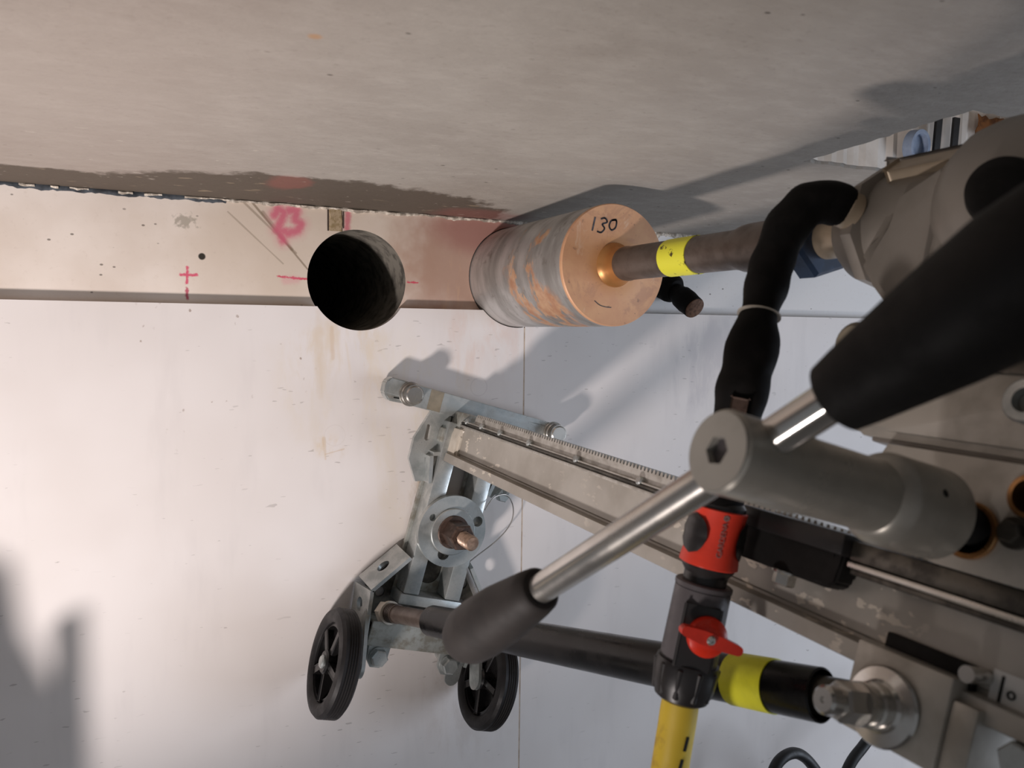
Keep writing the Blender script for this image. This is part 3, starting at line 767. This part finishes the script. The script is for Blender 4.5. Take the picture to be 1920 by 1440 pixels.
while w < W1-0.02:
    vs = [bm.verts.new(p) for p in ((-0.0415, -0.1905, w), (-0.0415, -0.1905, w+0.0036), (-0.0415, -0.1872, w+0.0026), (-0.0415, -0.1872, w+0.0010),
                                    (-0.0240, -0.1905, w), (-0.0240, -0.1905, w+0.0036), (-0.0240, -0.1872, w+0.0026), (-0.0240, -0.1872, w+0.0010))]
    for f in ((0, 1, 2, 3), (7, 6, 5, 4), (3, 2, 6, 7), (0, 3, 7, 4), (1, 5, 6, 2)): bm.faces.new([vs[i] for i in f])
    w += 0.0050
T.part('gear_rack', bm, 'steel', fn=col_tilt, angle=0, label='toothed steel gear rack')
for w in (0.072, 0.115, 0.165, 0.235, 0.330, 0.430, 0.53):
    bm = NB(); lathe(bm, (-0.0420, -0.1995, w), (-1, 0.3, 0), [(0, 0.0038), (0.003, 0.0038), (0.0042, 0.0028)], 16); T.part('rack_screw', bm, 'zinc', fn=col_tilt)
bm = NB(); plate(bm, [(-0.0470, -0.2080), (-0.0495, -0.2150), (-0.0495, -0.2430), (-0.0450, -0.2520), (0.009, -0.252), (0.012, -0.21), (0.008, -0.2070)], [], 0.046, 0.072, flat_w)
bmesh.ops.bevel(bm, geom=[e for e in bm.edges], offset=0.003, segments=2, affect='EDGES')
T.part('column_foot', bm, 'cream', label='cream column foot')
bm = NB(); box(bm, (-0.046, -0.215, 0.018), (0.010, -0.19, 0.060), 0.003); T.part('foot_bracket', bm, 'zinc_dirty')
# clamp bolt under the column foot, with the loose wire
bm = NB(); hexbolt(bm, (0.0480, -0.2800, 0.030), W, 0.0090, 0.010); rod(bm, (0.0480, -0.2800, 0.012), (0.0480, -0.2800, 0.030), 0.0045)
hexbolt(bm, (0.0490, -0.2760, 0.036), (0.1, 0.7, 0.5), 0.0058, 0.014); T.part('clamp_bolt', bm, 'zinc', angle=20)
bm = NB(); sweep(bm, [(0.016, -0.300, 0.060), (0.030, -0.284, 0.048), (0.050, -0.278, 0.042), (0.068, -0.292, 0.034), (0.074, -0.314, 0.028), (0.062, -0.340, 0.025), (0.030, -0.375, 0.026), (0.018, -0.395, 0.034), (0.016, -0.412, 0.046)], 0.0008, 6)
T.part('wire', bm, 'wire', label='thin loose steel wire')
# --- rear strut
S0 = Vector((-0.0765, -0.4390, 0.072)); S1 = Vector((-0.018, -0.2995, 0.622)); sd = (S1-S0).normalized()
bm = NB(); rod(bm, S0, S0+sd*0.16, 0.0098, bev=0.001)
for k in range(5): ringband(bm, S0+sd*(0.004+k*0.0035), sd, 0.0095, 0.0112, 0.0018, 24)
T.part('strut_rod', bm, 'rustrod', label='brown threaded strut rod')
bm = NB(); hexbolt(bm, S0-sd*0.014, sd, 0.013, 0.012); ringband(bm, S0-sd*0.002, sd, 0.008, 0.0135, 0.005, 28)
T.part('strut_nut', bm, 'cream')
Ls = (S1-S0).length
bm = NB(); lathe(bm, S0+sd*0.10, sd, [(0, 0.0150), (0.001, 0.0162), (Ls-0.101, 0.0162), (Ls-0.100, 0.0150), (Ls-0.120, 0.0140)], 40); tube = T.part('strut_tube', bm, 'blacktube', label='black strut tube')
bm = NB(); rod(bm, S1-sd*0.01, S1+sd*0.060, 0.0115, bev=0.001); T.part('strut_insert', bm, 'dark_steel')
bm = NB(); ringband(bm, S0+sd*(Ls*0.885), sd, 0.0160, 0.0170, 0.032, 40); T.part('yellow_tape', bm, 'ytape', tube, label='bright yellow tape band')
# --- bracket holding the strut at the column
bm = NB(); box(bm, (-0.060, -0.298, 0.668), (-0.044, -0.2525, 0.722), 0.0015)
brk = T.part('strut_bracket', bm, 'alu', label='pale grey strut bracket')
bm = NB(); box(bm, (-0.058, -0.300, 0.722), (0.02, -0.262, 0.735), 0.0015); box(bm, (-0.045, -0.292, 0.672), (0.02, -0.268, 0.725), 0.001); T.part('bracket_web', bm, 'alu', brk)
cb = Vector((-0.060, -0.2795, 0.691)); av = Vector((-1, 0, 0))
bm = NB(); lathe(bm, cb, av, [(0, 0.0190), (0.0018, 0.0200), (0.0035, 0.0190), (0.0045, 0.013), (0.006, 0.0115)], 40); T.part('washer', bm, 'chrome', brk)
bm = NB()
lathe(bm, cb+av*0.006, av, [(0, 0.0112), (0.006, 0.0112), (0.007, 0.0100), (0.0105, 0.0108), (0.016, 0.0105)], 32)
lathe(bm, cb+av*0.022, av, [(0, 0.0098), (0.012, 0.0098), (0.0135, 0.0084)], 6)
lathe(bm, cb+av*0.0355, av, [(0, 0.0068), (0.008, 0.0068), (0.0095, 0.0055), (0.0095, 0.0016), (0.0085, 0.001)], 28)
T.part('clamp_screw', bm, 'chrome', brk, angle=20, label='shiny hexagon clamp screw')
bm = NB(); box(bm, (-0.0485, -0.2580, 0.675), (-0.0440, -0.2450, 0.724), 0.001); T.part('rubber_shoe', bm, 'rubber', brk)
bm = NB(); rod(bm, (-0.060, -0.2485, 0.727), (-0.040, -0.2485, 0.727), 0.004); T.part('pin', bm, 'chrome', brk)
bm = NB(); box(bm, (-0.0450, -0.2580, 0.730), (-0.0442, -0.2430, 0.80)); lab = T.part('scale_label', bm, 'white', colm, angle=0, label='white scale label with black ticks')
bm = NB()
for w in (0.7345, 0.752, 0.770):
    box(bm, (-0.0456, -0.2570, w), (-0.0450, -0.2450, w+0.0012))
for w in (0.740, 0.757):
    ringband(bm, (-0.0450, -0.2520, w), (-1, 0, 0), 0.0012, 0.0020, 0.0006, 20)
T.part('scale_tick', bm, 'void', lab, angle=0)
bm = NB(); hexbolt(bm, (-0.048, -0.276, 0.752), (-1, 0, 0.1), 0.008, 0.008); T.part('bolt', bm, 'zinc', angle=20)
# --- carriage on the column
bm = NB()
outc = [(-0.148, 0.658), (-0.163, 0.651), (-0.1995, 0.664), (-0.2035, 0.70), (-0.2035, 0.93), (-0.1475, 0.93)]
plate(bm, outc, [circle2((-0.1835, 0.7135), 0.0140, 36), circle2((-0.1620, 0.738), 0.0105, 36)], -0.0600, -0.0440, flat_v)
car = T.part('carriage_plate', bm, 'alu', label='grey carriage side plate')
bm = NB(); box(bm, (-0.043, -0.1860, 0.66), (0.03, -0.1600, 0.92), 0.002); T.part('carriage_body', bm, 'housing', car)
for cu_, cw_, rr_ in ((-0.1835, 0.7135, 0.0140), (-0.1620, 0.738, 0.0105)):
    bm = NB(); ringband(bm, (-0.0440, cu_, cw_), (-1, 0, 0), rr_-0.0025, rr_, 0.0185, 40, 0.0005); T.part('bush', bm, 'bronze', car, label='bronze bush')
    bm = NB(); rod(bm, (-0.0445, cu_, cw_), (-0.050, cu_, cw_), rr_-0.0026); T.part('shaft_end', bm, 'void', car)
bm = NB(); rod(bm, (-0.060, -0.1800, 0.735), (-0.063, -0.1800, 0.735), 0.0075); hexbolt(bm, (-0.063, -0.1800, 0.735), (-1, 0, 0), 0.0055, 0.005); T.part('bolt', bm, 'dark_steel', car)
bm = NB(); box(bm, (-0.0590, -0.2150, 0.650), (-0.0445, -0.2040, 0.93), 0.001); T.part('slide_strip', bm, 'dark_steel', car)
bm = NB(); box(bm, (-0.0600, -0.2190, 0.650), (-0.0450, -0.2155, 0.93), 0.0008); T.part('slide_rail', bm, 'chrome', car)
bm = NB(); box(bm, (-0.0560, -0.2225, 0.650), (-0.0450, -0.2192, 0.93), 0.0006); T.part('slide_rail', bm, 'dark_steel', car)
# black guide shoe
bm = NB(); plate(bm, [(-0.2045, 0.566), (-0.2045, 0.640), (-0.2100, 0.648), (-0.2300, 0.646), (-0.2340, 0.640), (-0.2340, 0.566)], [], -0.0600, -0.0455, flat_v)
bmesh.ops.bevel(bm, geom=[e for e in bm.edges], offset=0.0015, segments=2, affect='EDGES')
sh = T.part('guide_shoe', bm, 'rubber', car, label='black plastic guide shoe')
bm = NB(); box(bm, (-0.066, -0.2140, 0.568), (-0.0440, -0.2015, 0.650), 0.002); T.part('guide_shoe', bm, 'darkplastic', car)
bm = NB(); ringband(bm, (-0.0560, -0.2330, 0.607), (0, -1, 0), 0.003, 0.0082, 0.002, 28, 0.0004); hexbolt(bm, (-0.0560, -0.2350, 0.607), (0, -1, 0), 0.0068, 0.0070)
T.part('adjusting_screw', bm, 'chrome', angle=20)
# feed hub and the T-bar levers
hu, hw = -0.1805, 0.7100
bm = NB()
plate(bm, circle2((hu, hw), 0.0160, 56), [circle2((hu, hw), 0.0062, 6, rot=0.4)], -0.2225, -0.2176, flat_v)
T.part('hub_face', bm, 'satin_face', angle=25, label='pale hub face with a hexagon socket')
bm = NB(); lathe(bm, (-0.2175, hu, hw), V, [(0, 0.0150), (-0.0044, 0.0161), (-0.0030, 0.0172), (0.040, 0.0172), (0.0420, 0.0166), (0.087, 0.0166), (0.0880, 0.0180), (0.0930, 0.0208), (0.0950, 0.0214), (0.131, 0.0217), (0.1340, 0.0195), (0.1340, 0.010)], 64)
hub = T.part('feed_hub', bm, 'satin', label='satin metal feed hub')
bm = NB(); rod(bm, (-0.2190, hu, hw), (-0.2178, hu, hw), 0.0068); T.part('hex_socket', bm, 'anthracite', hub, angle=0)
sdv = Vector((0, 0.42, 0.90)).normalized(); bm = NB(); rod(bm, Vector((-0.108, hu, hw))+sdv*0.019, Vector((-0.108, hu, hw))+sdv*0.0217, 0.0018); T.part('set_screw', bm, 'void', hub, angle=0)
bm = NB(); rod(bm, (-0.086, hu, hw), (-0.046, hu, hw), 0.0105); T.part('feed_shaft', bm, 'void', hub)
lv = Vector((-0.2045, hu+0.003, hw)); ld = Vector((0, 0.598, 0.801)).normalized()
bm = NB(); rod(bm, lv-ld*0.235, lv+ld*0.11, 0.0081, n=40, bev=0.001); T.part('lever_bar', bm, 'chrome', label='chromed T-bar lever')
gp = [(0, 0.0120), (0.0015, 0.0135), (0.010, 0.0150), (0.045, 0.0190), (0.070, 0.0200), (0.085, 0.0192), (0.094, 0.0160), (0.098, 0.0100), (0.0995, 0.004)]
bm = NB(); lathe(bm, lv-ld*0.160, -ld, [(a*0.95, r*0.93) for a, r in gp], 48); T.part('grip', bm, 'grip', label='dark grey rubber grip')
gp2 = [(0, 0.0120), (0.0015, 0.0140), (0.010, 0.0155), (0.045, 0.0205), (0.075, 0.0235), (0.098, 0.0225), (0.110, 0.018), (0.116, 0.010), (0.118, 0.003)]
bm = NB(); lathe(bm, lv+ld*0.043, ld, gp2, 48); T.part('grip', bm, 'rubber', label='black rubber grip')

# ================================================================== anchor holding the stand
T = Thing('anchor_bolt', 'rusty threaded anchor with big zinc clamping disc on the stand base', 'anchor', RIG, (VB, -0.334, 0.0))
AC = Vector((VB, -0.3345, 0.0))
bm = NB()
pl = circle2((AC.x, AC.y), 0.0445, 64)
plate(bm, pl, [circle2((AC.x, AC.y), 0.0100, 32), circle2((AC.x+0.030, AC.y+0.018), 0.0065, 24), circle2((AC.x-0.004, AC.y-0.029), 0.0075, 24), circle2((AC.x-0.030, AC.y+0.012), 0.0045, 20)], 0.0495, 0.0570, flat_w)
bmesh.ops.bevel(bm, geom=[e for e in bm.edges if len(e.link_faces) == 2 and e.calc_face_angle(0) > 0.8], offset=0.0008, segments=1, affect='EDGES')
T.part('clamping_disc', bm, 'zinc', label='round zinc disc with drilled holes')
bm = NB(); ringband(bm, (AC.x, AC.y, 0.057), W, 0.0165, 0.0290, 0.003, 56, 0.001); T.part('washer', bm, 'zinc')
bm = NB(); lathe(bm, (AC.x, AC.y, 0.058), W, [(0, 0.0165), (0.003, 0.0165), (0.032, 0.0165), (0.034, 0.0148), (0.034, 0.0098), (0.020, 0.0098)], 6, cap=False, phase=0.2)
ringband(bm, (AC.x, AC.y, 0.058), W, 0.010, 0.0205, 0.004, 40, 0.001)
T.part('nut', bm, 'rustnut', angle=25, label='brown oily hexagon nut')
bm = NB(); pr = []
k = 0; a = 0.0
while a < 0.104: pr += [(a, 0.0074), (a+0.0014, 0.0089), (a+0.0020, 0.0089)]; a += 0.0032
pr += [(0.1065, 0.0070)]
lathe(bm, (AC.x, AC.y, 0.012), W, pr, 28); T.part('threaded_rod', bm, 'threadsteel', angle=25, label='rusty threaded rod end')

# ================================================================== water hose
T = Thing('water_hose', 'taped black water hose with orange coupling, valve and yellow tail', 'hose', RIG, (-0.08, -0.25, 0.57))
hp = [(-0.0445, 0.0057, 0.5697), (-0.0500, 0.0060, 0.5685), (-0.0600, 0.0035, 0.5635), (-0.0705, -0.0065, 0.5590), (-0.0785, -0.0300, 0.5570), (-0.0825, -0.0595, 0.5597), (-0.0876, -0.0830, 0.5654),
      (-0.0900, -0.1047, 0.5697), (-0.0915, -0.1293, 0.5725), (-0.0908, -0.1497, 0.5725), (-0.0889, -0.1769, 0.5719), (-0.0862, -0.2060, 0.5715)]
bm = NB(); sweep(bm, hp, [0.0125, 0.0140, 0.0148, 0.0146, 0.0140, 0.0136, 0.0128, 0.0160, 0.0160, 0.0150, 0.0148, 0.0150], 24, 8, 0.0022)
hose = T.part('taped_hose', bm, 'tape', label='hose wrapped in black tape')
d = (Vector(hp[7])-Vector(hp[6])).normalized(); bm = NB(); ringband(bm, Vector(hp[6])-d*0.001, d, 0.011, 0.0137, 0.0012, 32); T.part('cable_tie', bm, 'cream', hose)
e1 = Vector(hp[8]); d = (Vector(hp[9])-e1).normalized(); cd = Vector((-0.62, 0.1, 0.66)).normalized()
xx = d.cross(cd).normalized(); nn = xx.cross(d).normalized()
mm = Matrix(((xx.x, d.x, nn.x, e1.x), (xx.y, d.y, nn.y, e1.y), (xx.z, d.z, nn.z, e1.z), (0, 0, 0, 1)))
bm = NB(); box(bm, (-0.0045, 0.010, 0.0125), (0.0055, 0.055, 0.0165), 0.001, 1, mm); T.part('repair_patch', bm, 'rustnut', hose, label='rust brown patch in the tape')
A = Vector((-0.0858, -0.2072, 0.5716)); B = Vector((-0.0790, -0.3000, 0.5696)); ad = (B-A).normalized()
def axpt(s): return A+ad*s
fn_ = Vector((-0.55, 0, 0.83)); fn_ = (fn_-fn_.dot(ad)*ad).normalized(); fx = ad.cross(fn_).normalized()     # front and side of the fittings
if fx.dot(V) < 0: fx = -fx
upv = tuple(fn_)
# coupling: dark core with an orange waisted sleeve
bm = NB(); lathe(bm, axpt(-0.006), ad, [(0, 0.0125), (0.004, 0.0160), (0.012, 0.0165), (0.044, 0.0165), (0.048, 0.0135), (0.056, 0.0135)], 40)
coup = T.part('coupling', bm, 'darkplastic', label='black hose coupling core')
bm = NB()
n = 48; rings = []
for s, r in ((0.000, 0.0150), (0.001, 0.0176), (0.006, 0.0170), (0.016, 0.0168), (0.026, 0.0170), (0.033, 0.0180), (0.036, 0.0182), (0.037, 0.0160)):
    rings.append([bm.verts.new(axpt(s)+(fx*math.cos(2*math.pi*k/n)+fn_*math.sin(2*math.pi*k/n))*r) for k in range(n)])
for i in range(len(rings)-1):
    for k in range(n): bm.faces.new((rings[i][k], rings[i][(k+1) % n], rings[i+1][(k+1) % n], rings[i+1][k]))
T.part('orange_sleeve', bm, 'orange', coup, label='orange waisted sleeve')
# black finger pads left and right of the sleeve
for ang in (18, 145, 262):
    bm = NB(); c0 = math.radians(ang); rows = []
    for i in range(11):
        vv = -1+2*i/10; hwid = math.sqrt(max(0.0, 1-vv*vv)); row = []
        for j in range(13):
            th = c0+math.radians(34)*hwid*(-1+2*j/12)
            rr_ = 0.0176+0.0012*(1-vv*vv)**0.5+(0.0004 if (i % 3 == 1) else 0)
            row.append(bm.verts.new(axpt(0.0175+0.0125*vv)+(fx*math.cos(th)+fn_*math.sin(th))*rr_))
        rows.append(row)
    for a_, b_ in zip(rows[:-1], rows[1:]):
        for j in range(12): bm.faces.new((a_[j], a_[j+1], b_[j+1], b_[j]))
    bmesh.ops.remove_doubles(bm, verts=bm.verts, dist=1e-6)
    T.part('finger_pad', bm, 'darkplastic', coup, label='black ribbed finger pad')
# brand lettering printed down the sleeve
fc = bpy.data.curves.new('brand', 'FONT'); fc.body = 'GARDENA'; fc.size = 0.0046; fc.extrude = 0.0001; fc.align_x = 'CENTER'; fc.align_y = 'CENTER'
fo = bpy.data.objects.new('brand_tmp', fc); col.objects.link(fo)
bpy.context.view_layer.update()
me = bpy.data.meshes.new_from_object(fo.evaluated_get(bpy.context.evaluated_depsgraph_get()))
bpy.data.objects.remove(fo); bm = NB(); bm.from_mesh(me); bpy.data.meshes.remove(me)
th0 = math.radians(82)
for v in bm.verts:      # text x runs up the axis, text y round the sleeve
    th = th0+v.co.y/0.0172
    v.co = axpt(0.0178-v.co.x)+(fx*math.cos(th)+fn_*math.sin(th))*(0.0175+v.co.z)
for k in range(6):
    a = 2*math.pi*k/6; th = th0+0.0012*math.sin(a)/0.0172
    lathe(bm, axpt(0.0042+0.0012*math.cos(a))+(fx*math.cos(th)+fn_*math.sin(th))*0.0172, fx*math.cos(th0)+fn_*math.sin(th0), [(0, 0.0008), (0.0005, 0.0008)], 10)
T.part('printed_lettering', bm, 'greyprint', coup, angle=0)
# valve body
def obox(bm, s0, s1, hx, hn0, hn1, bev=0.001, rot=0.0):
    mm = Matrix(((fx.x, ad.x, fn_.x, A.x), (fx.y, ad.y, fn_.y, A.y), (fx.z, ad.z, fn_.z, A.z), (0, 0, 0, 1)))
    box(bm, (-hx, s0, hn0), (hx, s1, hn1), bev, 2, mm)
bm = NB(); lathe(bm, axpt(0.0475), ad, [(0, 0.0168), (0.0008, 0.0178), (0.0032, 0.0178), (0.0034, 0.0170), (0.0040, 0.0170), (0.0042, 0.0174), (0.050, 0.0178), (0.052, 0.0165)], 40)
valve = T.part('valve_body', bm, 'anthracite', label='anthracite valve body')
bm = NB(); obox(bm, 0.0600, 0.0965, 0.0105, 0.0100, 0.0180, 0.0012); T.part('valve_seat', bm, 'darkplastic', valve)
kc = axpt(0.0760); kd_ = (fn_*0.96+fx*0.26).normalized()
bm = NB(); lathe(bm, kc+kd_*0.0150, kd_, [(0, 0.0100), (0.001, 0.0118), (0.004, 0.0125), (0.007, 0.0120), (0.0095, 0.0085), (0.0100, 0.004)], 40); knob = T.part('valve_knob', bm, 'orange_dark', valve, label='orange red valve knob')
# wings of the knob
wx = (fx*0.97+ad*0.18); wx = (wx-wx.dot(kd_)*kd_).normalized(); wy = kd_.cross(wx)
bm = NB()
o = []
for k in range(13): a = -math.pi/2+math.pi*k/12; o.append((0.0185+0.0030*math.cos(a), 0.0030*math.sin(a)))
o += [(0.006, 0.0042), (-0.006, 0.0042)]
for k in range(13): a = math.pi/2+math.pi*k/12; o.append((-0.0165+0.0030*math.cos(a), 0.0030*math.sin(a)))
o += [(-0.006, -0.0042), (0.006, -0.0042)]
plate(bm, o, [], 0.0205, 0.0262, lambda a, b, h: kc+wx*a+wy*b+kd_*h)
bmesh.ops.bevel(bm, geom=[e for e in bm.edges if e.calc_face_angle(0) > 0.8], offset=0.0009, segments=2, affect='EDGES')
T.part('knob_wing', bm, 'orange_dark', valve)
bm = NB(); lathe(bm, kc+kd_*0.0250, kd_, [(0, 0.0030), (0.0015, 0.0029), (0.0026, 0.0020), (0.0026, 0.0010), (0.0018, 0.0008)], 20); T.part('screw', bm, 'chrome', valve)
# clamping collar with ribs
bm = NB(); lathe(bm, axpt(0.0965), ad, [(0, 0.0150), (0.0005, 0.0192), (0.004, 0.0200), (0.016, 0.0192), (0.024, 0.0165), (0.026, 0.0135)], 40)
for k in range(10):
    a = 2*math.pi*k/10; d = fx*math.cos(a)+fn_*math.sin(a)
    rod(bm, axpt(0.099)+d*0.0188, axpt(0.118)+d*0.0165, 0.0022, n=10, bev=0.0006)
T.part('clamping_collar', bm, 'darkplastic', label='black ribbed collar')
yp = [axpt(0.112), (-0.0776, -0.3180, 0.5692), (-0.0747, -0.3427, 0.5691), (-0.0711, -0.3728, 0.5691), (-0.0660, -0.4100, 0.5700), (-0.058, -0.47, 0.575), (-0.045, -0.60, 0.59), (-0.02, -0.80, 0.62)]
bm = NB(); sweep(bm, yp, 0.0116, 24, 8, 0.0003); yh = T.part('yellow_hose', bm, 'yhose', label='dirty yellow hose tail')
bm = NB()
for s, u0 in ((0.34, -0.352), (0.46, -0.366), (0.6, -0.385)):
    p0 = Vector((-0.0737-0.0006, u0, 0.5691)); box(bm, (p0.x-0.0010, u0-0.0045, p0.z+0.0108), (p0.x+0.0012, u0+0.0045, p0.z+0.0121), 0.0003)
T.part('printed_mark', bm, 'void', yh, angle=0)

# ================================================================== small things near the wall (world frame)
I4 = Matrix.Identity(4)
T = Thing('pipe_plug', 'black plastic plug with brown end sticking out of the wall beside the barrel', 'plug', I4, (0.245, 0.0, 0.0))
g0 = Vector((0.2400, 0.0, 0.0)); g1 = Vector((0.2440, -0.024, -0.010)); g2 = Vector((0.2475, -0.066, -0.036))
bm = NB(); lathe(bm, g0, g1-g0+Vector((0, -0.004, 0.0)), [(0, 0.020), (0.018, 0.0210), (0.024, 0.0200), (0.030, 0.0150)], 32)
T.part('plug_base', bm, 'tape')
gd = (g2-g1).normalized()
bm = NB(); lathe(bm, g1+gd*0.002, gd, [(0, 0.0120), (0.006, 0.0130), (0.014, 0.0150), (0.016, 0.0162), (0.030, 0.0168), (0.036, 0.0160), (0.046, 0.0156), (0.047, 0.0140)], 32)
T.part('plug_sleeve', bm, 'tape')
bm = NB(); lathe(bm, g1+gd*0.0480, gd, [(0, 0.0146), (0.002, 0.0150), (0.004, 0.0120)], 28); T.part('plug_end', bm, 'glandend', label='brown frayed end')

T = Thing('power_cable', 'black cable loop hanging in front of the panel beside the yellow hose', 'cable', I4, (0.43, -0.1, -0.7))
bm = NB(); sweep(bm, [(0.372, -0.100, -0.860), (0.385, -0.100, -0.760), (0.398, -0.100, -0.715), (0.432, -0.100, -0.704), (0.468, -0.100, -0.728), (0.500, -0.100, -0.780), (0.515, -0.100, -0.880)], 0.0085, 14)
T.part('cable_sheath', bm, 'cable')
T = Thing('power_cable', 'black cable running up behind the strut bracket', 'cable', I4, (0.56, -0.1, -0.75))
bm = NB(); sweep(bm, [(0.500, -0.100, -0.900), (0.545, -0.100, -0.770), (0.585, -0.100, -0.728), (0.630, -0.100, -0.700), (0.70, -0.1, -0.66)], 0.0085, 14)
T.part('cable_sheath', bm, 'cable')

# things seen through the ceiling opening
T = Thing('conduit_sleeve', 'blue grey conduit sleeve in the side of the ceiling opening', 'conduit', I4, (0.275, -0.378, 0.125))
bm = NB(); lathe(bm, (0.275, -0.376, 0.128), (0.1, -1, -0.1), [(0, 0.017), (0.010, 0.017), (0.010, 0.013), (0.002, 0.012)], 32); T.part('sleeve', bm, 'bluegrey')
bm = NB(); lathe(bm, (0.275, -0.3765, 0.128), (0.1, -1, -0.1), [(0, 0.0125), (0.003, 0.0125)], 28); T.part('sleeve_plug', bm, 'bluegrey')
for x0, lb in ((0.306, 'black strap in the ceiling opening next to the blue grey sleeve'), (0.334, 'black strap in the ceiling opening close to the motor, right of its twin')):
    T = Thing('cable_strap', lb, 'strap', I4, (x0, -0.380, 0.10), group='straps in the ceiling opening')
    bm = NB(); plate(bm, [(x0-0.004, 0.104), (x0+0.005, 0.104), (x0+0.009, 0.165), (x0, 0.165)], [], -0.3810, -0.3780, lambda a, b, h: Vector((a, h, b))); T.part('strap', bm, 'cable')

# scaffold shape added out of view to cast a shadow on the panel
T = Thing('shadow_board', 'unseen board on posts added to shade the white panel', 'occluder', I4, (-0.66, -0.15, ZB))
bm = NB(); rod(bm, (-0.630, -0.150, ZB), (-0.624, -0.150, -0.470), 0.0105, bev=0.003); T.part('post', bm, 'zinc')
bm = NB(); plate(bm, [(-1.05, ZB+0.9), (-0.636, ZB+0.9), (-0.636, -0.545), (-0.662, -0.480), (-0.668, -0.425), (-0.72, -0.385), (-1.05, -0.36)], [], -0.156, -0.144, lambda a, b, h: Vector((a, h, b)))
T.part('occluder_board', bm, 'beige')
bm = NB(); rod(bm, (-1.02, -0.150, ZB), (-1.02, -0.150, -0.40), 0.0105, bev=0.003); T.part('post', bm, 'zinc')
for z in (-1.9, -1.35): 
    bm = NB(); rod(bm, (-1.02, -0.150, z), (-0.628, -0.150, z), 0.009); T.part('cross_tube', bm, 'zinc')
